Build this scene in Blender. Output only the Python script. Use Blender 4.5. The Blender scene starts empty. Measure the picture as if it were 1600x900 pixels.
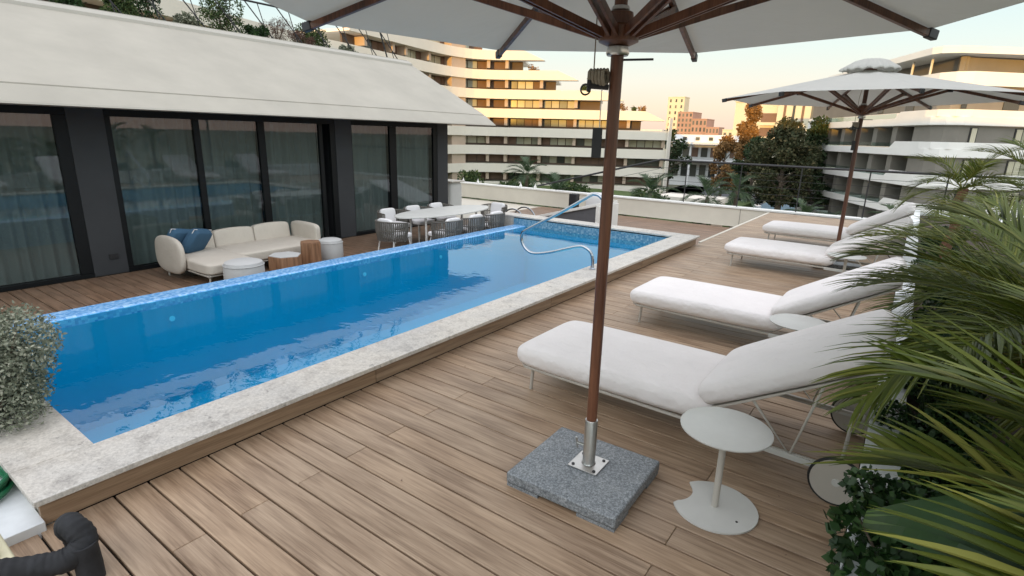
import bpy, math, random
import numpy as np
from mathutils import Vector, Matrix
R = math.radians
PI = math.pi
sc = bpy.context.scene
COL = sc.collection
rng = random.Random(7)

# ------------------------------------------------------------------ camera
cam_d = bpy.data.cameras.new('camera'); cam = bpy.data.objects.new('camera', cam_d); COL.objects.link(cam)
sc.camera = cam
cam_d.sensor_width = 36.0; cam_d.lens = 36.0*856.68/1600.0
cam_d.clip_start = 0.05; cam_d.clip_end = 5000
RM = ((0.80753531, -0.17770233, 0.56241319), (0.58930096, 0.20311835, -0.78196376), (0.02472034, 0.96289398, 0.26874539))
M = Matrix(RM).to_4x4(); M.translation = Vector((0, 0, 1.75)); cam.matrix_world = M

# ------------------------------------------------------------------ world + sun
SUN_TO = Vector((0.24, -0.97, math.tan(R(3.0)))).normalized()
w = bpy.data.worlds.new('World'); sc.world = w; w.use_nodes = True
nt = w.node_tree; nt.nodes.clear()
wo = nt.nodes.new('ShaderNodeOutputWorld'); bg = nt.nodes.new('ShaderNodeBackground')
sky = nt.nodes.new('ShaderNodeTexSky'); sky.sky_type = 'NISHITA'; sky.sun_disc = False
sky.sun_elevation = R(4.0); sky.sun_rotation = math.atan2(SUN_TO.x, SUN_TO.y)
sky.air_density = 1.0; sky.dust_density = 2.0; sky.ozone_density = 1.0
tc = nt.nodes.new('ShaderNodeTexCoord'); sp = nt.nodes.new('ShaderNodeSeparateXYZ')
nt.links.new(tc.outputs['Generated'], sp.inputs[0])
rp = nt.nodes.new('ShaderNodeValToRGB'); nt.links.new(sp.outputs['Z'], rp.inputs[0])
cr = rp.color_ramp
cr.elements[0].position = 0.0; cr.elements[0].color = (5.7, 4.0, 3.2, 1)
cr.elements[1].position = 1.0; cr.elements[1].color = (6.9, 6.9, 7.4, 1)
for p, c in ((0.05, (6.0, 4.9, 3.8, 1)), (0.09, (5.5, 5.3, 4.6, 1)), (0.14, (4.8, 5.4, 5.1, 1)), (0.22, (3.9, 5.1, 5.4, 1)), (0.5, (6.1, 6.2, 6.4, 1))):
    e = cr.elements.new(p); e.color = c
# the sky brightens smoothly towards the low sun behind the viewpoint
vd = nt.nodes.new('ShaderNodeVectorMath'); vd.operation = 'DOT_PRODUCT'; nt.links.new(tc.outputs['Generated'], vd.inputs[0]); vd.inputs[1].default_value = SUN_TO
mr = nt.nodes.new('ShaderNodeMapRange'); mr.inputs['From Min'].default_value = -0.6; mr.inputs['From Max'].default_value = 1.0
mr.inputs['To Min'].default_value = 1.0; mr.inputs['To Max'].default_value = 1.9; mr.interpolation_type = 'SMOOTHSTEP'; nt.links.new(vd.outputs['Value'], mr.inputs['Value'])
sc_n = nt.nodes.new('ShaderNodeVectorMath'); sc_n.operation = 'SCALE'; nt.links.new(rp.outputs[0], sc_n.inputs[0]); nt.links.new(mr.outputs[0], sc_n.inputs['Scale'])
mx = nt.nodes.new('ShaderNodeMixRGB'); mx.inputs[0].default_value = 0.92
nt.links.new(sky.outputs[0], mx.inputs[1]); nt.links.new(sc_n.outputs[0], mx.inputs[2])
nt.links.new(mx.outputs[0], bg.inputs[0]); bg.inputs[1].default_value = 0.135
nt.links.new(bg.outputs[0], wo.inputs[0])

sl = bpy.data.lights.new('sun', 'SUN'); so = bpy.data.objects.new('sun', sl); COL.objects.link(so)
sl.energy = 3.0; sl.angle = R(0.5); sl.color = (1.0, 0.52, 0.08)
so.rotation_euler = SUN_TO.to_track_quat('Z', 'Y').to_euler(); so.location = (0, 0, 40)
sc.view_settings.view_transform = 'Standard'; sc.view_settings.look = 'None'
sc.view_settings.exposure = 0.5; sc.view_settings.gamma = 1.0
sc.render.engine = 'CYCLES'
sc.cycles.max_bounces = 8; sc.cycles.transparent_max_bounces = 24; sc.cycles.glossy_bounces = 4
sc.cycles.caustics_reflective = False; sc.cycles.caustics_refractive = False

# ------------------------------------------------------------------ materials
class NT:
    def __init__(s, name):
        s.m = bpy.data.materials.new(name); s.m.use_nodes = True; s.n = s.m.node_tree.nodes; s.l = s.m.node_tree.links
        s.b = s.n['Principled BSDF']; s.o = s.n['Material Output']
    def new(s, t, **k):
        x = s.n.new(t)
        for a, v in k.items(): setattr(x, a, v)
        return x
    def coords(s, scale=(1, 1, 1), rnd=False):
        t = s.new('ShaderNodeTexCoord'); mp = s.new('ShaderNodeMapping'); mp.inputs['Scale'].default_value = scale
        s.l.new(t.outputs['Object'], mp.inputs[0])
        if rnd:
            oi = s.new('ShaderNodeObjectInfo'); mu = s.new('ShaderNodeMath', operation='MULTIPLY'); mu.inputs[1].default_value = 137.0
            s.l.new(oi.outputs['Random'], mu.inputs[0]); cb = s.new('ShaderNodeCombineXYZ')
            for i in range(3): s.l.new(mu.outputs[0], cb.inputs[i])
            s.l.new(cb.outputs[0], mp.inputs['Location'])
        return mp.outputs[0]
    def noise(s, vec, scale, detail=4, rough=0.5):
        x = s.new('ShaderNodeTexNoise'); x.inputs['Scale'].default_value = scale; x.inputs['Detail'].default_value = detail
        x.inputs['Roughness'].default_value = rough; s.l.new(vec, x.inputs['Vector']); return x.outputs['Fac']
    def ramp(s, fac, stops):
        x = s.new('ShaderNodeValToRGB'); s.l.new(fac, x.inputs[0]); e = x.color_ramp.elements
        e[0].position, e[0].color = stops[0][0], (*stops[0][1], 1); e[1].position, e[1].color = stops[-1][0], (*stops[-1][1], 1)
        for p, c in stops[1:-1]:
            q = e.new(p); q.color = (*c, 1)
        return x.outputs[0]
    def mix(s, fac, a, b, t='MIX'):
        x = s.new('ShaderNodeMixRGB', blend_type=t)
        for i, v in ((0, fac), (1, a), (2, b)):
            if isinstance(v, (int, float)): x.inputs[i].default_value = v
            elif isinstance(v, tuple): x.inputs[i].default_value = (*v, 1)
            else: s.l.new(v, x.inputs[i])
        return x.outputs[0]
    def bump(s, h, strength=0.3, dist=0.01):
        x = s.new('ShaderNodeBump'); x.inputs['Strength'].default_value = strength; x.inputs['Distance'].default_value = dist
        s.l.new(h, x.inputs['Height']); s.l.new(x.outputs[0], s.b.inputs['Normal']); return x.outputs[0]
    def col(s, c):
        if isinstance(c, tuple): s.b.inputs['Base Color'].default_value = (*c, 1)
        else: s.l.new(c, s.b.inputs['Base Color'])
    def set(s, rough=0.5, metal=0.0, spec=None):
        s.b.inputs['Roughness'].default_value = rough; s.b.inputs['Metallic'].default_value = metal
        if spec is not None: s.b.inputs['Specular IOR Level'].default_value = spec

def plain(name, c, rough=0.6, metal=0.0, var=0.12, scale=6.0, bump=0.0, bscale=60.0, rndobj=0.0, spec=None):
    t = NT(name); v = t.coords((1, 1, 1)); f = t.noise(v, scale, 5, 0.6)
    lo = tuple(x*(1-var) for x in c); hi = tuple(min(1, x*(1+var)) for x in c)
    k = t.ramp(f, [(0.3, lo), (0.7, hi)])
    if rndobj:
        oi = t.new('ShaderNodeObjectInfo'); g = t.ramp(oi.outputs['Random'], [(0, (1-rndobj,)*3), (1, (1,)*3)]); k = t.mix(1.0, k, g, 'MULTIPLY')
    t.col(k); t.set(rough, metal, spec)
    if bump: t.bump(t.noise(v, bscale, 4, 0.6), bump, 0.004)
    return t.m

def wood(name, lo, mid, hi, spread=0.25, rough=0.55, along='x', rnd=True, warm=0.0):
    t = NT(name)
    s = {'x': (2.2, 48, 48), 'y': (30, 1.2, 30), 'z': (30, 30, 1.2)}[along]
    v = t.coords(s, rnd); f = t.noise(v, 1.0, 7, 0.62)
    s2 = {'x': (.5, 6, 6), 'y': (6, .5, 6), 'z': (6, 6, .5)}[along]
    v2 = t.coords(s2, rnd); f2 = t.noise(v2, 1.3, 3, 0.5)
    k = t.ramp(f, [(0.38, lo), (0.5, mid), (0.62, hi)])
    fine = t.noise(t.coords({'x': (5, 190, 190), 'y': (190, 5, 190), 'z': (190, 190, 5)}[along], rnd), 1.0, 4, 0.6)
    k = t.mix(0.30, k, t.ramp(fine, [(0.4, tuple(x*.75 for x in lo)), (0.6, hi)]))
    k = t.mix(0.26, k, t.ramp(f2, [(0.35, lo), (0.65, hi)]))
    wv = t.new('ShaderNodeTexWave'); wv.wave_type = 'RINGS'; wv.rings_direction = 'X' if along != 'x' else 'Y'
    wv.inputs['Scale'].default_value = 0.9; wv.inputs['Distortion'].default_value = 7; wv.inputs['Detail'].default_value = 3; wv.inputs['Detail Scale'].default_value = 1.2
    t.l.new(t.coords({'x': (.7, 9, 9), 'y': (9, .7, 9), 'z': (9, 9, .7)}[along], rnd), wv.inputs['Vector'])
    k = t.mix(0.18, k, t.ramp(wv.outputs['Fac'], [(0.25, lo), (0.6, hi)]))
    oi = t.new('ShaderNodeObjectInfo')
    g = t.ramp(oi.outputs['Random'], [(0, (1-spread, 1-spread, 1-spread)), (0.35, (1, 0.97, 0.93)), (0.7, (0.92, 0.93, 0.94)), (1, (1.0+spread*.4, 1.0+spread*.36, 1+spread*.3))])
    k = t.mix(1.0, k, g, 'MULTIPLY'); t.col(k); t.set(rough); t.bump(f, 0.25, 0.003)
    return t.m

MAT = {}
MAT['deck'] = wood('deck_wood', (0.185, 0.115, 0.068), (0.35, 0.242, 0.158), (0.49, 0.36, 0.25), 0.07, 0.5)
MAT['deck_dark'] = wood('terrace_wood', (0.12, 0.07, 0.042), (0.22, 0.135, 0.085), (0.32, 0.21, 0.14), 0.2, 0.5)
MAT['riser'] = wood('riser_wood', (0.16, 0.10, 0.06), (0.30, 0.20, 0.125), (0.38, 0.27, 0.18), 0.12, 0.5, 'y')
MAT['teak'] = wood('pole_hardwood', (0.038, 0.014, 0.008), (0.12, 0.042, 0.022), (0.20, 0.082, 0.042), 0.1, 0.4, 'z')
MAT['block_wood'] = wood('table_wood', (0.13, 0.06, 0.03), (0.3, 0.155, 0.08), (0.42, 0.24, 0.14), 0.15, 0.45, 'z')
MAT['gap'] = plain('deck_substructure', (0.012, 0.010, 0.009), 0.9)

def stone():
    t = NT('travertine_coping'); v = t.coords((1, 1, 1))
    f = t.noise(v, 7, 12, 0.78); g = t.noise(v, 60, 8, 0.75); h = t.noise(t.coords((1, 1, 1)), 2.0, 4, 0.6)
    k = t.ramp(f, [(0.36, (0.25, 0.225, 0.20)), (0.45, (0.44, 0.405, 0.36)), (0.52, (0.62, 0.585, 0.53)), (0.60, (0.50, 0.47, 0.43)), (0.68, (0.70, 0.67, 0.62))])
    k = t.mix(0.4, k, t.ramp(g, [(0.38, (0.20, 0.19, 0.18)), (0.5, (0.52, 0.485, 0.44)), (0.62, (0.80, 0.77, 0.72))]))
    k = t.mix(0.25, k, t.ramp(h, [(0.4, (0.40, 0.39, 0.38)), (0.6, (0.66, 0.60, 0.51))]))
    ms = t.noise(v, 13, 6, 0.8)
    k = t.mix(t.ramp(ms, [(0.585, (0, 0, 0)), (0.65, (0.75, 0.75, 0.75))]), k, (0.20, 0.185, 0.17))
    t.col(k); t.set(0.5); t.bump(g, 0.15, 0.004); return t.m
MAT['stone'] = stone()
def granite():
    t = NT('granite'); v = t.coords((1, 1, 1)); f = t.noise(v, 95, 6, 0.85); h = t.noise(v, 7, 4, 0.6)
    k = t.ramp(f, [(0.40, (0.06, 0.068, 0.076)), (0.5, (0.19, 0.21, 0.225)), (0.60, (0.44, 0.46, 0.48))])
    k = t.mix(0.3, k, t.ramp(h, [(0.35, (0.10, 0.12, 0.14)), (0.65, (0.27, 0.29, 0.30))]))
    t.col(k); t.set(0.55); t.bump(f, 0.25, 0.003); return t.m
MAT['granite'] = granite()
def mosaic(name, a, b, c, scale=40.0, grout=0.35):
    t = NT(name); v = t.coords((1, 1, 1))
    vo = t.new('ShaderNodeTexVoronoi'); vo.feature = 'F1'; vo.distance = 'CHEBYCHEV'; vo.inputs['Scale'].default_value = scale; vo.inputs['Randomness'].default_value = 0.0
    t.l.new(v, vo.inputs['Vector'])
    wn = t.new('ShaderNodeTexWhiteNoise'); wn.noise_dimensions = '3D'; t.l.new(vo.outputs['Position'], wn.inputs['Vector'])
    k = t.ramp(wn.outputs['Value'], [(0.0, a), (0.5, b), (1.0, c)])
    t.l.new(vo.outputs['Distance'], t.new('ShaderNodeMath').inputs[0])
    k = t.mix(t.ramp(vo.outputs['Distance'], [(0.44, (0, 0, 0)), (0.49, (grout,)*3)]), k, (0.55, 0.62, 0.68))
    t.col(k); t.set(0.25); return t.m
MAT['mosaic'] = plain('pool_mosaic', (0.006, 0.34, 0.55), 0.4, 0, 0.07, 1.1)
MAT['mosaic_light'] = mosaic('overflow_mosaic', (0.09, 0.28, 0.58), (0.17, 0.40, 0.72), (0.34, 0.56, 0.82), 38, 0.2)
MAT['mosaic_wall'] = mosaic('waterline_mosaic', (0.07, 0.20, 0.31), (0.12, 0.27, 0.38), (0.26, 0.40, 0.48), 34, 0.15)
MAT['step_tile'] = plain('pool_step_tile', (0.24, 0.68, 0.88), 0.4)
MAT['step_line'] = plain('pool_step_edge_tile', (0.55, 0.82, 0.92), 0.4)
def water():
    t = NT('pool_water'); t.n.remove(t.b)
    v = t.coords((1, 1, 1)); n1 = t.noise(v, 2.2, 3, 0.55); n2 = t.noise(t.coords((1.0, 2.2, 1)), 7.0, 2, 0.5)
    ad = t.new('ShaderNodeMath', operation='MULTIPLY_ADD'); t.l.new(n2, ad.inputs[0]); ad.inputs[1].default_value = 0.22; t.l.new(n1, ad.inputs[2])
    bp = t.new('ShaderNodeBump'); bp.inputs['Strength'].default_value = 0.22; bp.inputs['Distance'].default_value = 0.012; t.l.new(ad.outputs[0], bp.inputs['Height'])
    fr = t.new('ShaderNodeFresnel'); fr.inputs['IOR'].default_value = 1.85; t.l.new(bp.outputs[0], fr.inputs['Normal'])
    tr = t.new('ShaderNodeBsdfTransparent'); tr.inputs[0].default_value = (0.45, 0.93, 1.0, 1)
    gl = t.new('ShaderNodeBsdfGlossy'); gl.inputs['Roughness'].default_value = 0.015; t.l.new(bp.outputs[0], gl.inputs['Normal'])
    ge = t.new('ShaderNodeNewGeometry'); iv = t.new('ShaderNodeMath', operation='SUBTRACT'); iv.inputs[0].default_value = 1.0; t.l.new(ge.outputs['Backfacing'], iv.inputs[1])
    mu = t.new('ShaderNodeMath', operation='MULTIPLY'); t.l.new(fr.outputs[0], mu.inputs[0]); t.l.new(iv.outputs[0], mu.inputs[1])
    ms = t.new('ShaderNodeMixShader'); t.l.new(mu.outputs[0], ms.inputs[0]); t.l.new(tr.outputs[0], ms.inputs[1]); t.l.new(gl.outputs[0], ms.inputs[2])
    t.l.new(ms.outputs[0], t.o.inputs[0]); return t.m
MAT['water'] = water()
def glass(name, tint, ior=1.55, rough=0.0):
    t = NT(name); t.n.remove(t.b)
    fr = t.new('ShaderNodeFresnel'); fr.inputs['IOR'].default_value = ior
    tr = t.new('ShaderNodeBsdfTransparent'); tr.inputs[0].default_value = (*tint, 1)
    gl = t.new('ShaderNodeBsdfGlossy'); gl.inputs['Roughness'].default_value = rough; gl.inputs[0].default_value = (0.9, 0.95, 1, 1)
    ge = t.new('ShaderNodeNewGeometry'); iv = t.new('ShaderNodeMath', operation='SUBTRACT'); iv.inputs[0].default_value = 1.0; t.l.new(ge.outputs['Backfacing'], iv.inputs[1])
    mu = t.new('ShaderNodeMath', operation='MULTIPLY'); t.l.new(fr.outputs[0], mu.inputs[0]); t.l.new(iv.outputs[0], mu.inputs[1])
    ms = t.new('ShaderNodeMixShader'); t.l.new(mu.outputs[0], ms.inputs[0]); t.l.new(tr.outputs[0], ms.inputs[1]); t.l.new(gl.outputs[0], ms.inputs[2])
    t.l.new(ms.outputs[0], t.o.inputs[0]); return t.m
MAT['glass'] = glass('door_glass', (0.68, 0.72, 0.72), 1.7)
MAT['rail_glass'] = glass('balcony_glass', (0.8, 0.88, 0.86), 1.45)
def fabric(name, c, bscale=900, wr=0.35, rough=0.9, transl=0.0):
    t = NT(name); v = t.coords((1, 1, 1)); f = t.noise(v, 3.5, 3, 0.5); g = t.noise(v, bscale, 2, 0.5)
    k = t.ramp(f, [(0.3, tuple(x*.95 for x in c)), (0.7, c)]); t.col(k); t.set(rough, 0, 0.2)
    ad = t.new('ShaderNodeMath', operation='MULTIPLY_ADD'); t.l.new(g, ad.inputs[0]); ad.inputs[1].default_value = 0.04
    sm = t.noise(t.coords((4, 7, 4)), 1.6, 3, 0.6); t.l.new(sm, ad.inputs[2]); t.bump(ad.outputs[0], wr, 0.03)
    if transl:
        tl = t.new('ShaderNodeBsdfTranslucent'); tl.inputs[0].default_value = (*c, 1)
        ms = t.new('ShaderNodeMixShader'); ms.inputs[0].default_value = transl
        t.l.new(t.b.outputs[0], ms.inputs[1]); t.l.new(tl.outputs[0], ms.inputs[2]); t.l.new(ms.outputs[0], t.o.inputs[0])
    return t.m
MAT['cushion'] = fabric('cream_fabric', (0.84, 0.80, 0.785), 900, 0.75)
MAT['sofa'] = fabric('sofa_fabric', (0.56, 0.51, 0.44), 700, 0.4)
MAT['pouf'] = fabric('pouf_fabric', (0.50, 0.50, 0.49), 500, 0.3)
MAT['pillow'] = fabric('blue_fabric', (0.05, 0.11, 0.18), 600, 0.4)
MAT['white_fabric'] = fabric('white_fabric', (0.74, 0.73, 0.73), 700, 0.4)
MAT['canopy'] = fabric('umbrella_canvas', (0.66, 0.655, 0.62), 500, 0.2, 0.85, 0.42)
MAT['curtain'] = fabric('sheer_curtain', (0.50, 0.54, 0.52), 400, 0.2, 0.9, 0.2)
MAT['roof'] = plain('painted_roof_render', (0.41, 0.385, 0.33), 0.75, 0, 0.08, 1.2, 0.25, 14)
MAT['roof_trim'] = plain('painted_roof_trim', (0.43, 0.41, 0.36), 0.6, 0, 0.05, 3)
MAT['grey_wall'] = plain('dark_grey_render', (0.040, 0.042, 0.046), 0.8, 0, 0.1, 2, 0.1, 40)
MAT['frame'] = plain('black_aluminium', (0.008, 0.009, 0.010), 0.5, 0, spec=0.2)
MAT['interior'] = plain('interior_dark', (0.05, 0.048, 0.045), 0.9)
MAT['parapet'] = plain('parapet_render', (0.62, 0.58, 0.50), 0.8, 0, 0.05, 2, 0.15, 60)
MAT['cap'] = plain('parapet_cap_stone', (0.76, 0.75, 0.72), 0.5, 0, 0.06, 3)
MAT['white_planter'] = plain('white_render', (0.74, 0.76, 0.76), 0.6, 0, 0.06, 3, 0.1, 60)
MAT['marble'] = plain('white_marble', (0.66, 0.69, 0.71), 0.35, 0, 0.1, 6)
MAT['soil'] = plain('soil', (0.05, 0.035, 0.025), 0.95, 0, 0.4, 20, 0.6, 40)
MAT['steel'] = plain('brushed_steel', (0.55, 0.54, 0.52), 0.28, 1.0, 0.06, 30)
MAT['chrome'] = plain('polished_steel', (0.42, 0.46, 0.50), 0.14, 1.0, 0.03)
MAT['powder'] = plain('beige_powder_coat', (0.47, 0.44, 0.39), 0.45, 0, 0.04)
MAT['table_metal'] = plain('pale_powder_coat', (0.57, 0.57, 0.54), 0.45, 0, 0.06, 5)
MAT['tyre'] = plain('black_rubber', (0.015, 0.015, 0.016), 0.7)
MAT['foam'] = plain('pipe_insulation', (0.014, 0.015, 0.018), 0.8, 0, 0.5, 14, 1.0, 16)
MAT['cream_plastic'] = plain('cream_plastic', (0.62, 0.58, 0.40), 0.5)
MAT['hose'] = plain('green_hose', (0.008, 0.12, 0.05), 0.3)
MAT['rope'] = plain('woven_rope', (0.13, 0.12, 0.105), 0.9, 0, 0.2, 60)
MAT['cord'] = plain('pulley_cord', (0.32, 0.28, 0.22), 0.9)
MAT['black'] = plain('black_metal', (0.02, 0.02, 0.022), 0.5)
MAT['grey_box'] = plain('grey_box', (0.10, 0.10, 0.11), 0.6)
MAT['band'] = plain('white_band', (0.74, 0.69, 0.61), 0.7, 0, 0.04, 0.3)
MAT['band_r'] = plain('white_band_right', (0.80, 0.79, 0.76), 0.7, 0, 0.04, 0.3)
MAT['beige_col'] = plain('beige_column', (0.46, 0.36, 0.28), 0.8, 0, 0.06, 0.5)
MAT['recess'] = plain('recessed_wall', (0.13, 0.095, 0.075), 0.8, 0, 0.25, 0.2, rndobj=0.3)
MAT['brown_panel'] = plain('brown_panel', (0.165, 0.10, 0.07), 0.7, 0, 0.1, 1)
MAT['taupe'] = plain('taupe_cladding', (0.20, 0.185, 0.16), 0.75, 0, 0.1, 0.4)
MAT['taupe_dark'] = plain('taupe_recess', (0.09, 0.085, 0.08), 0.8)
MAT['asphalt'] = plain('asphalt', (0.06, 0.065, 0.075), 0.85, 0, 0.2, 0.5)
MAT['paint'] = plain('road_paint', (0.7, 0.7, 0.68), 0.7)
MAT['pave'] = plain('pale_paving', (0.36, 0.34, 0.31), 0.85, 0, 0.12, 0.5)
MAT['bluecourt'] = plain('blue_paving', (0.10, 0.17, 0.22), 0.8, 0, 0.1, 0.5)
MAT['ground'] = plain('dry_ground', (0.12, 0.12, 0.075), 0.95, 0, 0.35, 0.02)
MAT['grass'] = plain('lawn', (0.07, 0.11, 0.03), 0.95, 0, 0.3, 1.0)
MAT['yellow_block'] = plain('cream_facade', (0.60, 0.55, 0.42), 0.8, 0, 0.05, 0.2)
MAT['pink_block'] = plain('terracotta_facade', (0.42, 0.27, 0.22), 0.8, 0, 0.1, 0.1, rndobj=0.25)
MAT['villa'] = plain('villa_white', (0.66, 0.67, 0.68), 0.7, 0, 0.05, 0.3)
MAT['car_paint'] = plain('white_car_paint', (0.72, 0.73, 0.75), 0.25, 0, 0.02)
MAT['car_glass'] = plain('car_glass', (0.02, 0.025, 0.03), 0.08)
MAT['bark'] = plain('bark', (0.13, 0.10, 0.075), 0.95, 0, 0.4, 12, 0.9, 25)
MAT['palm_bark'] = plain('palm_bark', (0.17, 0.085, 0.05), 0.95, 0, 0.45, 22, 1.0, 40)

def window_mat(name, a, b, c):
    t = NT(name); v = t.coords((1, 1, 1))
    oi = t.new('ShaderNodeObjectInfo'); k = t.ramp(oi.outputs['Random'], [(0.0, a), (0.5, b), (1.0, c)])
    wv = t.new('ShaderNodeTexWave'); wv.wave_type = 'BANDS'; wv.bands_direction = 'X'; wv.inputs['Scale'].default_value = 2.2; wv.inputs['Distortion'].default_value = 1.0
    t.l.new(v, wv.inputs['Vector'])
    k = t.mix(0.35, k, t.ramp(wv.outputs['Fac'], [(0, (0.6, 0.6, 0.6)), (1, (1, 1, 1))]), 'MULTIPLY')
    t.col(k); t.set(0.12); return t.m
MAT['curt_win'] = window_mat('curtained_window', (0.42, 0.40, 0.28), (0.56, 0.54, 0.42), (0.26, 0.27, 0.20))
MAT['dark_win'] = window_mat('dark_window', (0.03, 0.035, 0.035), (0.09, 0.095, 0.08), (0.16, 0.16, 0.13))

def leafmat(name, dark, mid, light, transl=0.25, rough=0.45):
    t = NT(name); at = t.new('ShaderNodeAttribute'); at.attribute_name = 'tone'
    k = t.ramp(at.outputs['Fac'], [(0.0, dark), (0.55, mid), (1.0, light)]); t.col(k); t.set(rough, 0, 0.4)
    tl = t.new('ShaderNodeBsdfTranslucent'); t.l.new(k, tl.inputs[0]); ms = t.new('ShaderNodeMixShader'); ms.inputs[0].default_value = transl
    t.l.new(t.b.outputs[0], ms.inputs[1]); t.l.new(tl.outputs[0], ms.inputs[2]); t.l.new(ms.outputs[0], t.o.inputs[0]); return t.m
MAT['palm_leaf'] = leafmat('palm_leaf', (0.035, 0.055, 0.007), (0.10, 0.135, 0.018), (0.26, 0.26, 0.05))
MAT['palm_leaf_far'] = leafmat('garden_palm_leaf', (0.03, 0.06, 0.03), (0.06, 0.10, 0.05), (0.12, 0.16, 0.08))
MAT['shrub'] = leafmat('dark_shrub_leaf', (0.010, 0.028, 0.008), (0.022, 0.06, 0.015), (0.06, 0.12, 0.03), 0.15)
MAT['silver'] = leafmat('silver_leaf', (0.07, 0.085, 0.055), (0.23, 0.25, 0.18), (0.48, 0.48, 0.38), 0.15, 0.8)
MAT['broad'] = leafmat('pleated_leaf', (0.015, 0.05, 0.010), (0.045, 0.11, 0.02), (0.11, 0.20, 0.04), 0.2)
MAT['tree_dark'] = leafmat('tree_leaf', (0.014, 0.032, 0.012), (0.03, 0.06, 0.02), (0.10, 0.10, 0.045), 0.1, 0.8)
MAT['tree_brown'] = leafmat('dry_tree_leaf', (0.02, 0.032, 0.012), (0.05, 0.056, 0.022), (0.12, 0.10, 0.045), 0.1, 0.8)
MAT['tree_orange'] = leafmat('sunlit_tree_leaf', (0.12, 0.075, 0.03), (0.28, 0.155, 0.055), (0.42, 0.24, 0.09), 0.15, 0.8)  # low sun's orange painted into the leaf colour
MAT['garden'] = leafmat('garden_leaf', (0.02, 0.045, 0.012), (0.05, 0.085, 0.025), (0.13, 0.16, 0.05), 0.15, 0.8)
MAT['red_grass'] = leafmat('red_grass', (0.05, 0.025, 0.02), (0.12, 0.06, 0.045), (0.2, 0.13, 0.09), 0.15, 0.8)

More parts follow.
